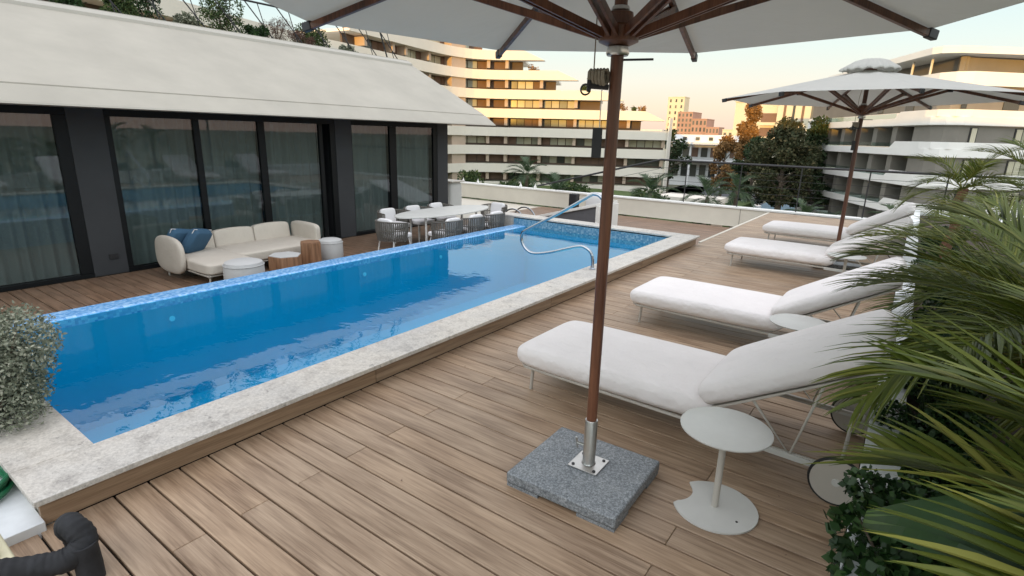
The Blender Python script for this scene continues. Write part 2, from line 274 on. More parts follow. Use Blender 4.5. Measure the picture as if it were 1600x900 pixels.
# ------------------------------------------------------------------ mesh helpers
class MB:
    def __init__(s): s.v = []; s.f = []; s.t = []; s.m = []
    def add(s, vs, fs, tone=0.5, mi=0):
        o = len(s.v); s.v += [tuple(p) for p in vs]
        for f in fs: s.f.append(tuple(i+o for i in f)); s.t.append(tone); s.m.append(mi)
        return s
    def box(s, x0, x1, y0, y1, z0, z1, mi=0):
        vs = [(x, y, z) for x in (x0, x1) for y in (y0, y1) for z in (z0, z1)]
        return s.add(vs, [(0, 1, 3, 2), (4, 6, 7, 5), (0, 4, 5, 1), (2, 3, 7, 6), (0, 2, 6, 4), (1, 5, 7, 3)], 0.5, mi)
    def bar(s, a, b, w, h, up=(0, 0, 1)):
        a, b = Vector(a), Vector(b); d = (b-a).normalized(); u = Vector(up); sd = d.cross(u)
        if sd.length < 1e-4: sd = d.cross(Vector((1, 0, 0)))
        sd.normalize(); u = sd.cross(d)
        vs = [p+sd*(w/2*i)+u*(h/2*j) for p in (a, b) for i in (-1, 1) for j in (-1, 1)]
        return s.add(vs, [(0, 1, 3, 2), (4, 6, 7, 5), (0, 4, 5, 1), (2, 3, 7, 6), (0, 2, 6, 4), (1, 5, 7, 3)])
    def tube(s, pts, r, n=8, closed=False):
        P = [Vector(p) for p in pts]; k = len(P); rr = r if isinstance(r, (list, tuple)) else [r]*k
        ref = None; vs = []
        for i, p in enumerate(P):
            d = (P[(i+1) % k]-P[i-1]) if closed else (P[min(i+1, k-1)]-P[max(i-1, 0)])
            d.normalize()
            if ref is None:
                ref = d.orthogonal().normalized()
            ref = (ref-d*ref.dot(d)).normalized(); b = d.cross(ref)
            vs += [p+(ref*math.cos(2*PI*j/n)+b*math.sin(2*PI*j/n))*rr[i] for j in range(n)]
        fs = []
        for i in range(k if closed else k-1):
            a, b = i*n, ((i+1) % k)*n
            fs += [(a+j, a+(j+1) % n, b+(j+1) % n, b+j) for j in range(n)]
        if not closed: fs += [tuple(range(n-1, -1, -1)), tuple((k-1)*n+j for j in range(n))]
        return s.add(vs, fs)
    def lathe(s, prof, n=24, c=(0, 0, 0), cap=True):
        vs = []; k = len(prof)
        for r, z in prof: vs += [(c[0]+r*math.cos(2*PI*j/n), c[1]+r*math.sin(2*PI*j/n), c[2]+z) for j in range(n)]
        fs = [(i*n+j, i*n+(j+1) % n, (i+1)*n+(j+1) % n, (i+1)*n+j) for i in range(k-1) for j in range(n)]
        if cap: fs += [tuple(range(n-1, -1, -1)), tuple((k-1)*n+j for j in range(n))]
        return s.add(vs, fs)
    def prism(s, poly, z0, z1):
        n = len(poly); vs = [(x, y, z0) for x, y in poly]+[(x, y, z1) for x, y in poly]
        return s.add(vs, [tuple(range(n-1, -1, -1)), tuple(range(n, 2*n))]+[(i, (i+1) % n, n+(i+1) % n, n+i) for i in range(n)])
    def prism_y(s, poly, y0, y1):
        n = len(poly); vs = [(x, y0, z) for x, z in poly]+[(x, y1, z) for x, z in poly]
        return s.add(vs, [tuple(range(n)), tuple(range(2*n-1, n-1, -1))]+[(i, n+i, n+(i+1) % n, (i+1) % n) for i in range(n)])
    def ribbon(s, pts, o0, o1, z0, z1, z0b=None):
        N = off_norm(pts); vs = []
        for p, n in zip(pts, N):
            a = (p[0]+n[0]*o0, p[1]+n[1]*o0); b = (p[0]+n[0]*o1, p[1]+n[1]*o1)
            vs += [(*a, z0), (*b, z0), (*b, z1), (*a, z1)]
        fs = [(0, 1, 2, 3), tuple(4*(len(pts)-1)+i for i in (3, 2, 1, 0))]
        for i in range(len(pts)-1):
            for j in range(4): fs.append((4*i+j, 4*i+4+j, 4*i+4+(j+1) % 4, 4*i+(j+1) % 4))
        return s.add(vs, fs)
    def round_box(s, c, h, p=5.0, n=10, rot=None, puff=0.0, pz=None):
        """box with half sizes h, rounded by a p-norm, domed by puff"""
        pts = {}; vs = []; fs = []
        def idx(a):
            k = tuple(round(q, 5) for q in a)
            if k not in pts:
                x, y, z = a; pp = p; L = (abs(x)**pp+abs(y)**pp+abs(z)**(pz or pp))**(1/pp)
                x, y, z = x/L, y/L, z/L
                z *= 1+puff*(1-x*x)*(1-y*y)
                q = Vector((x*h[0], y*h[1], z*h[2]))
                if rot: q = rot @ q
                pts[k] = len(vs); vs.append((q[0]+c[0], q[1]+c[1], q[2]+c[2]))
            return pts[k]
        def g(i): 
            q = -1+2*i/n; return math.copysign(abs(q)**0.75, q)
        for ax in range(3):
            for sg in (-1, 1):
                for i in range(n):
                    for j in range(n):
                        q = []
                        for di, dj in ((0, 0), (1, 0), (1, 1), (0, 1)):
                            a = [0, 0, 0]; a[ax] = sg; a[(ax+1) % 3] = g(i+di); a[(ax+2) % 3] = g(j+dj); q.append(idx(a))
                        fs.append(tuple(q if sg > 0 else q[::-1]))
        return s.add(vs, fs)
    def mesh(s, name, mats, smooth=False):
        me = bpy.data.meshes.new(name); me.from_pydata(s.v, [], s.f); me.validate(clean_customdata=False)
        for m in (mats if isinstance(mats, (list, tuple)) else [mats]): me.materials.append(MAT[m] if isinstance(m, str) else m)
        if any(s.m) and len(me.polygons) == len(s.m): me.polygons.foreach_set('material_index', s.m)
        if len(set(s.t)) > 1 and len(me.polygons) == len(s.t):
            a = me.attributes.new('tone', 'FLOAT', 'FACE'); a.data.foreach_set('value', s.t)
        if smooth: me.polygons.foreach_set('use_smooth', [True]*len(me.polygons))
        me.update(); return me
    def build(s, name, mats, parent=None, smooth=False, bevel=0.0, loc=None, seg=2):
        o = bpy.data.objects.new(name, s.mesh(name, mats, smooth)); COL.objects.link(o)
        if parent: o.parent = parent
        if loc: o.location = loc
        if bevel:
            b = o.modifiers.new('bevel', 'BEVEL'); b.width = bevel; b.segments = seg; b.limit_method = 'ANGLE'; b.angle_limit = R(40)
            o.data.polygons.foreach_set('use_smooth', [True]*len(o.data.polygons))
            b.harden_normals = True
        elif smooth:
            o.data.shade_smooth() if hasattr(o.data, 'shade_smooth') else None
            try: o.data.set_sharp_from_angle(angle=R(45))
            except Exception: pass
        return o
def off_norm(pts):
    N = []
    for i in range(len(pts)):
        a = pts[max(i-1, 0)]; b = pts[min(i+1, len(pts)-1)]; dx, dy = b[0]-a[0], b[1]-a[1]; L = math.hypot(dx, dy); N.append((-dy/L, dx/L))
    return N
def tag(o, label=None, cat=None, group=None, kind=None):
    for k, v in (('label', label), ('category', cat), ('group', group), ('kind', kind)):
        if v: o[k] = v
    return o
def thing(name, label, cat, loc=(0, 0, 0), rz=0, group=None):
    o = bpy.data.objects.new(name, None); COL.objects.link(o); o.empty_display_size = 0.1
    o.location = loc; o.rotation_euler = (0, 0, rz); return tag(o, label, cat, group)
def struct(name, mb, m, bevel=0, smooth=False):
    return tag(mb.build(name, m, None, smooth, bevel), kind='structure')
def copy_tree(o, parent=None):
    c = o.copy(); COL.objects.link(c)
    if parent: c.parent = parent
    for ch in list(o.children):
        if ch.name != c.name: copy_tree(ch, c)
    return c
def arc(c, r, a0, a1, n, plane='xy'):
    out = []
    for i in range(n+1):
        a = a0+(a1-a0)*i/n; u, v = r*math.cos(a), r*math.sin(a)
        out.append({'xy': (c[0]+u, c[1]+v, c[2]), 'xz': (c[0]+u, c[1], c[2]+v), 'yz': (c[0], c[1]+u, c[2]+v)}[plane])
    return out
def smooth_path(P, n=6):
    P = [Vector(p) for p in P]; out = []
    for i in range(len(P)-1):
        p0, p1, p2, p3 = P[max(i-1, 0)], P[i], P[i+1], P[min(i+2, len(P)-1)]
        for k in range(n):
            t = k/n; out.append(0.5*((2*p1)+(p2-p0)*t+(2*p0-5*p1+4*p2-p3)*t*t+(3*p1-p0-3*p2+p3)*t**3))
    out.append(P[-1]); return out

# ================================================================== GROUND AND SETTING
g = MB(); g.add([(-2500, -2500, -10), (2500, -2500, -10), (2500, 2500, -10), (-2500, 2500, -10)], [(0, 1, 2, 3)])
struct('ground', g, 'ground')
struct('garden', MB().box(-75, -19.2, 20, 88, -9.99, -7.0), 'grass')
struct('road', MB().add([(-34, 24, -9.95), (-18, 24, -9.95), (-22, 112, -9.95), (-62, 235, -9.95), (-80, 235, -9.95), (-36, 112, -9.95)], [(0, 1, 2, 3), (0, 3, 4, 5)]).box(-19, -18.5, 25, 40, -9.99, -9.86), 'asphalt')
struct('verge', MB().prism([(-27.5, 128), (-22, 122), (-21.5, 160), (-36, 182)], -9.98, -9.85), 'grass')
struct('pavement', MB().prism([(-22.4, 100), (-17, 100), (-16, 124), (-24, 128)], -9.98, -9.85), 'bluecourt')
struct('plaza', MB().prism([(-16.5, 60), (-2, 50), (20, 60), (20, 130), (-15, 128)], -9.98, -9.84), 'pave')

# pool deck sub-base and our own building's podium
struct('podium', MB().box(-40, 1.6, -8, 15.7, -9.9, -1.35).box(-40, -6.57, -8, 15.7, -1.349, -0.56).box(-2.95, 1.6, -8, 15.7, -1.349, -0.56).box(-6.569, -2.951, 9.35, 15.7, -1.349, -0.56).box(-6.569, -2.951, -8, 0.54, -1.349, -0.56), 'parapet')
deck = struct('timber_deck', MB().box(-2.86, 1.45, -1.6, 15.25, -0.55, -0.028), 'gap')
PITCH = 0.15; GAP = 0.0105; T = 0.025
pl_cache = {}
def plank(parent, x0, x1, y, z, m):
    L = round(x1-x0, 3)
    if (L, m) not in pl_cache:
        b = MB(); b.box(0, L, GAP/2, PITCH-GAP/2, -T, 0); pl_cache[(L, m)] = b.mesh('plank', m)
    o = bpy.data.objects.new('plank', pl_cache[(L, m)]); COL.objects.link(o); o.parent = parent; o.location = (x0, y, z)
    bv = o.modifiers.new('bevel', 'BEVEL'); bv.width = 0.0025; bv.segments = 1
rr = random.Random(3)
joints = {}
Y0 = 0.744
for k in range(-12, 97):
    y = Y0+PITCH*k
    if y > 15.15: break
    if k < 60:
        j = -2.29 if k % 2 == 0 else -0.624
        plank(deck, -2.9, j-0.0012, y, rr.uniform(-.0006, .0006), 'deck'); plank(deck, j+0.0012, 0.02, y, rr.uniform(-.0006, .0006), 'deck')
    else:
        plank(deck, -2.9, 0.02, y, 0, 'deck')
tr = MB(); tr.box(-2.955, -2.904, 9.75, 15.25, -0.5, 0.004); tr.build('edge_trim', 'parapet', deck, bevel=0.003)
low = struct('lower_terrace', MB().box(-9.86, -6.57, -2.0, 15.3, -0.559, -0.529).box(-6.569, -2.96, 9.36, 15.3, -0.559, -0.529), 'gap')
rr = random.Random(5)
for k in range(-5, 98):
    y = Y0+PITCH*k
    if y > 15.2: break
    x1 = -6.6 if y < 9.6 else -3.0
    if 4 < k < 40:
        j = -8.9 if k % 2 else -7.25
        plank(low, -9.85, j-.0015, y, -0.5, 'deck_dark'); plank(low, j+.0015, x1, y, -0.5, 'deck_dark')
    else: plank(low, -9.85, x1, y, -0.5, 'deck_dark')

drg = random.Random(88)
for k in range(7):
    x, y = [(-.28, 2.78), (-.05, 2.66), (-.36, 3.35), (-1.9, 1.7), (-.75, 4.3), (-.18, 2.35), (-2.6, 3.0)][k]
    b = MB(); a = drg.uniform(0, 6.28); u = Vector((math.cos(a), math.sin(a), .15)); v_ = Vector((-math.sin(a), math.cos(a), 0)); p = Vector((0, 0, .002)); L_ = drg.uniform(.012, .024)
    b.add([p, p+u*L_*.5+v_*L_*.22, p+u*L_, p+u*L_*.5-v_*L_*.22], [(0, 1, 2, 3)])
    tag(b.build('fallen_leaf', 'brown_panel', None, loc=(x, y, 0)), ['tiny dry leaf on the boards just beyond the foreground side table', 'tiny dry leaf on the boards near the nearest lounger wheel', 'tiny dry leaf on the boards under the nearest lounger', 'tiny dry leaf between the pool riser and the granite block', 'tiny dry leaf under the middle side table', 'tiny dry leaf on the boards beside the planter shrub', 'tiny dry leaf near the foot of the pool riser'][k], 'leaf', 'dry leaves scattered on the deck')
# ------------------------------------------------------------------ POOL
pool = thing('swimming_pool', 'long raised infinity pool of blue mosaic with pale stone coping between the two terraces', 'pool', (-4.7, 4.9, 0))
pool_o = Vector((-4.7, 4.9, 0))
def inpool(mb, name, m, parent=pool, **k):
    return mb.build(name, m, parent, loc=None if parent is not pool else tuple(-pool_o), **k)
b = MB(); b.box(-6.3, -3.2, 0.75, 9.12, -1.3, -1.2); inpool(b, 'pool_floor', 'mosaic')
b = MB(); b.box(-3.2, -3.0, 0.6, 9.3, -1.3, 0.11); b.box(-6.56, -3.2, 0.55, 0.78, -1.3, 0.11); inpool(b, 'pool_wall', 'mosaic')
b = MB(); b.box(-6.56, -3.2, 9.12, 9.34, -0.10, 0.11); inpool(b, 'waterline_band', 'mosaic_wall')
b = MB(); b.box(-6.56, -3.2, 9.12, 9.34, -1.3, -0.101); inpool(b, 'pool_end_wall', 'mosaic')
b = MB(); b.prism_y([(-6.56, -0.52), (-6.28, -0.52), (-6.25, -0.08), (-6.25, -0.034), (-6.29, -0.018), (-6.56, -0.024)], 0.78, 9.12); inpool(b, 'overflow_edge', 'mosaic_light')
b = MB(); b.box(-6.4, -6.252, 0.781, 9.119, -1.3, -0.081); inpool(b, 'overflow_wall', 'mosaic')
b = MB(); b.box(-3.78, -3.2, 0.781, 9.1, -1.2, -0.36); inpool(b, 'pool_bench', 'step_tile')
b = MB()
for y in (1.25, 1.95, 2.9, 4.4, 5.9): b.box(-3.78, -3.2, y, y+.04, -0.357, -0.352)
b.box(-3.80, -3.74, 0.79, 9.1, -0.3565, -0.351); inpool(b, 'bench_edge_tile', 'step_line')
b = MB(); b.add([(-6.28, 0.775, -0.03), (-3.195, 0.775, -0.03), (-3.195, 9.125, -0.03), (-6.28, 9.125, -0.03)], [(0, 1, 2, 3)])
wt = b.build('pool_water', 'water'); tag(wt, kind='structure')
# coping slabs
def slab(x0, x1, y0, y1):
    MB().box(x0, x1, y0, y1, 0.13, 0.16).build('coping_stone', 'stone', pool, bevel=0.004, loc=tuple(-pool_o))
ys = [0.445, 2.385, 4.76, 7.15, 9.47]
for a, c in zip(ys[:-1], ys[1:]): slab(-3.2, -2.85, a+.0008, c-.0008)
xs = [-6.7, -5.6, -4.4, -3.202]
for a, c in zip(xs[:-1], xs[1:]): slab(a+.0008, c-.0008, 0.445, 0.78)
xs = [-6.98, -5.7, -4.45, -3.202]
for a, c in zip(xs[:-1], xs[1:]): slab(a+.0008, c-.0008, 9.12, 9.47)
MB().box(-6.97, -6.57, 9.13, 9.46, -0.5, 0.129).build('stone_end_pier', 'stone', pool, bevel=0.003, loc=tuple(-pool_o))
MB().box(-6.5, -2.95, 9.345, 9.44, -0.5, 0.129).build('back_riser', 'riser', pool, loc=tuple(-pool_o))
for a, c in zip([0.47, 2.39, 4.76, 7.15], [2.385, 4.755, 7.145, 9.445]):
    MB().box(-2.93, -2.905, a, c, 0.001, 0.128).build('riser_board', 'riser', pool, bevel=0.002, loc=tuple(-pool_o))
MB().box(-3.0, -2.94, 0.5, 9.3, -1.3, 0.12).build('riser_backing', 'gap', pool, loc=tuple(-pool_o))
MB().box(-5.9, -2.93, 0.48, 0.54, -0.5, 0.128).build('end_riser', 'parapet', pool, loc=tuple(-pool_o))
b = MB()
for x, y in ((-6.24, 2.4), (-6.24, 5.0), (-6.24, 6.6)):
    b.lathe([(0.001, 0), (0.03, 0), (0.03, 0.01), (0.001, 0.012)], 14, (0, 0, 0))
    n = 14*4
    b.v[-n:] = [(x+v[2], y+v[0], -0.25+v[1]) for v in b.v[-n:]]
b.build('inlet_fitting', 'step_tile', pool, loc=tuple(-pool_o))

# handrail over the coping
hr = thing('pool_handrail', 'bent stainless steel handrail on the pool coping reaching over the water', 'handrail', (-3.09, 6.0, 0.16))
P = [(-3.09, 0.16), (-3.09, 0.27), (-3.12, 0.36), (-3.2, 0.415), (-3.32, 0.415), (-3.7, 0.29), (-3.95, 0.235), (-4.08, 0.26), (-4.17, 0.36), (-4.17, 0.47), (-4.09, 0.54), (-3.6, 0.81), (-3.2, 1.05), (-3.12, 1.085), (-3.04, 1.06), (-2.98, 0.97), (-2.97, 0.8), (-2.97, 0.16)]
MB().tube(smooth_path([(x+3.09, 0, z-0.16) for x, z in P], 5), 0.02, 12).build('rail_tube', 'chrome', hr, smooth=True)
for x in (0, 0.12): MB().lathe([(0.042, 0.001), (0.042, 0.008), (0.024, 0.02), (0.024, 0.03)], 20, (x, 0, 0)).build('rail_flange', 'chrome', hr, smooth=True)
lr = thing('ladder_handle', 'small arched steel grab handle behind the far pool coping', 'grab handle', (-7.0, 9.7, -0.5))
for dy in (0, 0.45): MB().tube([(-.3, dy, 0), (-.3, dy, .4)]+arc((0, dy, .4), .3, PI, 0, 10, 'xz')[1:]+[(.3, dy, 0)], 0.017, 8).build('rail_tube', 'chrome', lr, smooth=True)

# ------------------------------------------------------------------ HOUSE
house = thing('pool_house', 'low dark house with tall glass doors and a wide sloping off-white roof', 'house', (-9.93, 5, -0.5))
ho = Vector((-9.93, 5, -0.5))
def hb(mb, name, m, parent=house, **k):
    return mb.build(name, m, parent, loc=tuple(-ho) if parent is house else None, **k)
GX = -9.93
TOPZ = 1.87
for a, c in ((2.84, 3.30), (7.36, 7.77), (10.40, 10.78)):
    hb(MB().box(GX-0.4, GX+0.03, a, c, -0.5, 2.05), 'pier', 'grey_wall', bevel=0.004)
b = MB(); b.box(GX-3.6, GX-3.5, -3, 10.7, -0.5, 2.4); b.box(GX-3.5, GX-0.4, 10.68, 10.78, -0.5, 2.4); b.box(GX-3.5, GX, -3.1, -3, -.5, 2.4); hb(b, 'rear_wall', 'interior')
hb(MB().box(GX-3.5, GX-0.02, -3, 10.68, -0.55, -0.49), 'room_floor', 'interior')
hb(MB().box(GX-3.5, GX+0.02, -3, 10.77, TOPZ, 2.06), 'lintel', 'frame')
roof = hb(MB().prism_y([(-8.8, 1.965), (-8.82, 1.99), (-9.145, 2.205), (-9.15, 2.17), (-9.18, 2.17), (-9.185, 2.225), (-11.78, 3.54), (-16, 3.54), (-16, 2.06), (-9.95, 2.06), (-9.5, 1.965)], -4, 11.36), 'roof', 'roof')
hb(MB().prism_y([(-11.69, 3.495), (-11.70, 3.55), (-11.86, 3.63), (-11.87, 3.60), (-11.9, 3.60), (-11.91, 3.65), (-12.25, 3.66), (-12.3, 3.5), (-12.0, 3.45)], -4, 11.34), 'roof_trim', 'roof_trim')
# frames + panes per bay: (start, end)
bays = [(-2.2, -0.1), (0.02, 2.68), (3.38, 4.56), (4.66, 5.69), (5.82, 6.98), (7.79, 8.84), (9.04, 10.26)]
fr_boxes = [(-0.1, 0.02), (2.68, 2.84), (3.30, 3.38), (4.56, 4.66), (5.69, 5.82), (6.98, 7.36), (7.77, 7.79), (8.84, 9.04), (10.26, 10.40)]
for i, (a, c) in enumerate(fr_boxes):
    if i == 5:
        hb(MB().box(GX-.05, GX+.02, 6.98, 7.06, -0.44, TOPZ-.002), 'frame_post', 'frame'); hb(MB().box(GX-.05, GX+.02, 7.24, 7.36, -0.44, TOPZ-.002), 'frame_post', 'frame')
    else: hb(MB().box(GX-.05, GX+.02, a, c, -0.44, TOPZ-.002), 'frame_post', 'frame', bevel=.003)
for a, c in ((-3, 2.838), (3.302, 7.358), (7.772, 10.398)): hb(MB().box(GX-.1, GX+.035, a, c, -0.5, -0.442), 'sill', 'frame')
crr = random.Random(9)
for i, (a, c) in enumerate(bays):
    hb(MB().box(GX-.018, GX-.010, a, c, -0.44, TOPZ-.003), 'window_pane', 'glass')
    vs = []; n = int((c-a)/0.018); ph = crr.uniform(0, 6)
    lo, hi = (a-.03, c+.03)
    if i == 1: hi = 2.72
    if i == 4: lo = a+.12
    for k in range(n+1):
        y = lo+(hi-lo)*k/n; d = 0.035*math.sin(y*38+ph+1.6*math.sin(y*5.3+i))+0.02*math.sin(y*17+ph*2)
        vs += [(GX-.15+d, y, -0.48), (GX-.15+d*.8+.01*math.sin(y*9), y+.012*math.sin(y*7), TOPZ)]
    b = MB(); b.add(vs, [(2*k, 2*k+2, 2*k+3, 2*k+1) for k in range(n)]); hb(b, 'curtain', 'curtain', smooth=True)
b = MB(); vs = []
for k in range(9): vs += [(GX-.2+.02*math.sin(k*2.4), 7.07+.018*k, -.46), (GX-.2+.02*math.sin(k*2.1), 7.07+.018*k, TOPZ)]
b.add(vs, [(2*k, 2*k+2, 2*k+3, 2*k+1) for k in range(8)]); hb(b, 'curtain', 'curtain', smooth=True)
ol = hb(MB().box(GX+.03, GX+.05, 3.06, 3.18, -0.26, -0.18), 'socket', 'black', bevel=.004)

# roof planter rail
rl = thing('roof_railing', 'dark tubular railing with raking struts along the planted roof edge', 'railing', (-12.6, 8, 3.6))
def rb(mb, name, **k): return mb.build(name, 'black', rl, loc=(12.6, -8, -3.6), **k)
rb(MB().tube([(-12.6, 3.5, 4.45), (-12.6, 11.0, 4.45)], .022, 8), 'top_rail', smooth=True)
for y in np.arange(4.2, 11.1, 0.75):
    rb(MB().tube([(-12.6, y, 4.45), (-12.35, y+.55, 3.62)], .013, 6), 'strut'); rb(MB().tube([(-12.6, y+.3, 4.45), (-12.42, y+.42, 3.62)], .010, 6), 'strut')
rb(MB().tube([(-12.6, 11.0, 4.45), (-12.6, 11.3, 3.62)], .02, 6), 'end_post')

def leaf_quads(mb, pts, size, rg, flat=0.0, aspect=0.45, tone_fn=None, tri=False):
    for p in pts:
        d = Vector((rg.gauss(0, 1), rg.gauss(0, 1), rg.gauss(0, 1)*(1-flat)+flat*.3)).normalized(); u = d.orthogonal().normalized()
        u = Matrix.Rotation(rg.uniform(0, 6.28), 3, d) @ u; s = size*rg.uniform(.6, 1.35); p = Vector(p)
        t = tone_fn(p) if tone_fn else min(1, max(0, rg.gauss(.5, .25)))
        mb.add([p, p+d*s*.5+u*s*aspect*.5, p+d*s, p+d*s*.5-u*s*aspect*.5], [(0, 1, 2, 3)], t)
def cloud_pts(n, blobs, rg):
    out = []; wts = [b[1]**2 for b in blobs]; tot = sum(wts)
    for (c, r), wt in zip(blobs, wts):
        sz = r if isinstance(r, tuple) else (r, r, r)
        for _ in range(int(n*wt/tot)):
            d = Vector((rg.gauss(0, 1), rg.gauss(0, 1), rg.gauss(0, 1))).normalized(); q = rg.uniform(.45, 1.0)**.5
            out.append((c[0]+d.x*sz[0]*q, c[1]+d.y*sz[1]*q, c[2]+d.z*sz[2]*q))
    return out
def bush(name, label, loc, rx, ry, rz, m, n=1500, leaf=0.06, seed=1, group=None, nb=9, aspect=.45, cat='shrub', stem_m='bark'):
    rg = random.Random(seed); t = thing(name, label, cat, loc, 0, group)
    blobs = []
    for _ in range(nb):
        a = rg.uniform(0, 6.28); q = rg.uniform(0, .65); blobs.append(((rx*q*math.cos(a), ry*q*math.sin(a), rz*(.85+rg.uniform(-.35, .75))), min(rx, rz)*rg.uniform(.35, .6)))
    b = MB(); leaf_quads(b, cloud_pts(n, blobs, rg), leaf, rg, 0, aspect); b.build('foliage', m, t)
    s = MB()
    for c, r in blobs: s.tube([(0, 0, 0), (c[0]*.5, c[1]*.5, c[2]*.6), (c[0], c[1], c[2]+r*.5)], [min(rx, .8)*.03, min(rx, .8)*.02, min(rx, .8)*.008], 5)
    s.build('stem', stem_m, t); return t
rs = [(-12.75, 3.9, .40, .45, 'shrub', 'round dark shrub on the roof edge, nearest the left frame edge'), (-12.8, 4.7, .42, .55, 'garden', 'low green shrub on the roof edge beside the round dark one'),
      (-13.0, 5.4, .5, .9, 'shrub', 'dark rounded shrub on the roof edge left of the leafy green one'), (-12.7, 6.0, .45, .35, 'silver', 'grey green low shrub on the roof edge before the leafy one'),
      (-12.8, 6.75, .5, .85, 'garden', 'bright leafy green shrub climbing the roof railing'), (-12.6, 7.4, .4, .35, 'shrub', 'low dark shrub on the roof edge right of the leafy green one'), (-12.7, 7.95, .55, .55, 'red_grass', 'spiky reddish grass clump on the roof edge'), (-12.7, 8.6, .45, .4, 'red_grass', 'smaller reddish grass clump on the roof edge, further right'),
      (-13.0, 9.1, .6, .8, 'garden', 'yellow green shrub behind the roof railing under the parasol tip'), (-12.6, 9.9, .55, .30, 'silver', 'low grey green cushion plant near the end of the roof')]
for i, (x, y, r, h, m, lab) in enumerate(rs):
    bush('roof_shrub', lab, (x, y, 3.55), r, r, h*.62, m, 2600, .06, 20+i, 'plants along the roof edge', 8, .12 if m == 'red_grass' else .5, 'shrub')
    if m == 'red_grass': pass

# ------------------------------------------------------------------ PARAPET + RAILING
pw = thing('parapet_wall', 'long cream rendered parapet wall with white cap at the end of the terraces', 'wall', (-6, 15.55, -0.5))
MB().box(-8.6, 2.0+6, 0, 0.2, 0, 0.485).build('wall_face', 'parapet', pw)
xs = list(np.arange(-8.6, 8, 1.66))
for a in xs: MB().box(a+.001, min(a+1.659, 8.0), -0.03, 0.26, 0.486, 0.53).build('cap_stone', 'cap', pw, bevel=.004)
MB().box(2.3, 2.312, -0.006, -.001, 0, 0.48).build('control_joint', 'taupe', pw)
cr_ = thing('cable_railing', 'black cable railing standing on the parapet and raking down to the left', 'railing', (-4, 15.65, 0.03))
def crb(mb, name, **k): return mb.build(name, 'black', cr_, loc=(4, -15.65, -0.03), **k)
yy = 15.65
crb(MB().tube([(-10.3, yy, .12), (-6.08, yy, 1.17)], .028, 8), 'raking_rail', smooth=True)
crb(MB().tube([(-6.08, yy, 1.17), (2.4, yy, 1.13)], .028, 8), 'top_rail', smooth=True)
for x in (-5.3, -3.83, -2.38, -0.92, 0.55, 2.0): crb(MB().tube([(x, yy, .031), (x, yy, 1.13)], .016, 6), 'post')
for z in (.25, .42, .6, .78, .95): crb(MB().tube([(-6.3, yy, z), (2.4, yy, z)], .006, 4), 'cable')
for dz in (.25, .45): crb(MB().tube([(-9.6, yy, .035), (-6.08, yy, 1.17-dz)], .006, 4), 'cable')
for x in (-13.6, -12.9, -11.0, -10.4): MB().lathe([(0.05, 0.0), (.05, .05), (.02, .1), (.005, .16)], 10, (0, 0, 0)).build('wall_light', 'cap', pw, loc=(x+6, 0.1, 0.531))

# things behind the pool on the lower terrace
wd = thing('storage_box', 'dark grey wedge shaped storage box with sloping white lid behind the pool', 'storage box', (-6.86, 11.6, -0.5))
MB().prism_y([(-.9, 0), (.9, 0), (.9, .68), (-.9, .2)], 0, 1.0).build('box_body', 'grey_box', wd, bevel=.01)
MB().prism_y([(-1.0, .18), (.93, .69), (.93, .76), (-1.0, .24)], -.05, 1.06).build('lid', 'cap', wd, bevel=.008)
MB().box(.902, .97, -.04, 1.05, 0, .686).build('end_panel', 'cap', wd, bevel=.005)
sp_ = thing('outdoor_speaker', 'small black outdoor speaker behind the sloping storage box', 'speaker', (-7.65, 13.5, -0.5))
MB().box(-.12, .12, -.1, .1, .0, .72).build('speaker_body', 'black', sp_, bevel=.02)
sc_ = thing('folded_cover', 'folded pale cover lying against the parapet beyond the storage box', 'cover', (-7.05, 13.7, -0.5))
MB().round_box((0, 0, .36), (.26, .22, .42), 6, 8).build('cover_body', 'white_fabric', sc_, smooth=True)
gr = thing('covered_grill', 'pale grey covered grill by the house corner', 'grill', (-11.6, 12.6, -0.5))
MB().round_box((0, 0, .42), (.38, .28, .42), 9, 8).build('grill_cover', 'pouf', gr, smooth=True, )
MB().box(-.45, .45, -.3, .3, .84, .88).build('grill_shelf', 'powder', gr, bevel=.01)

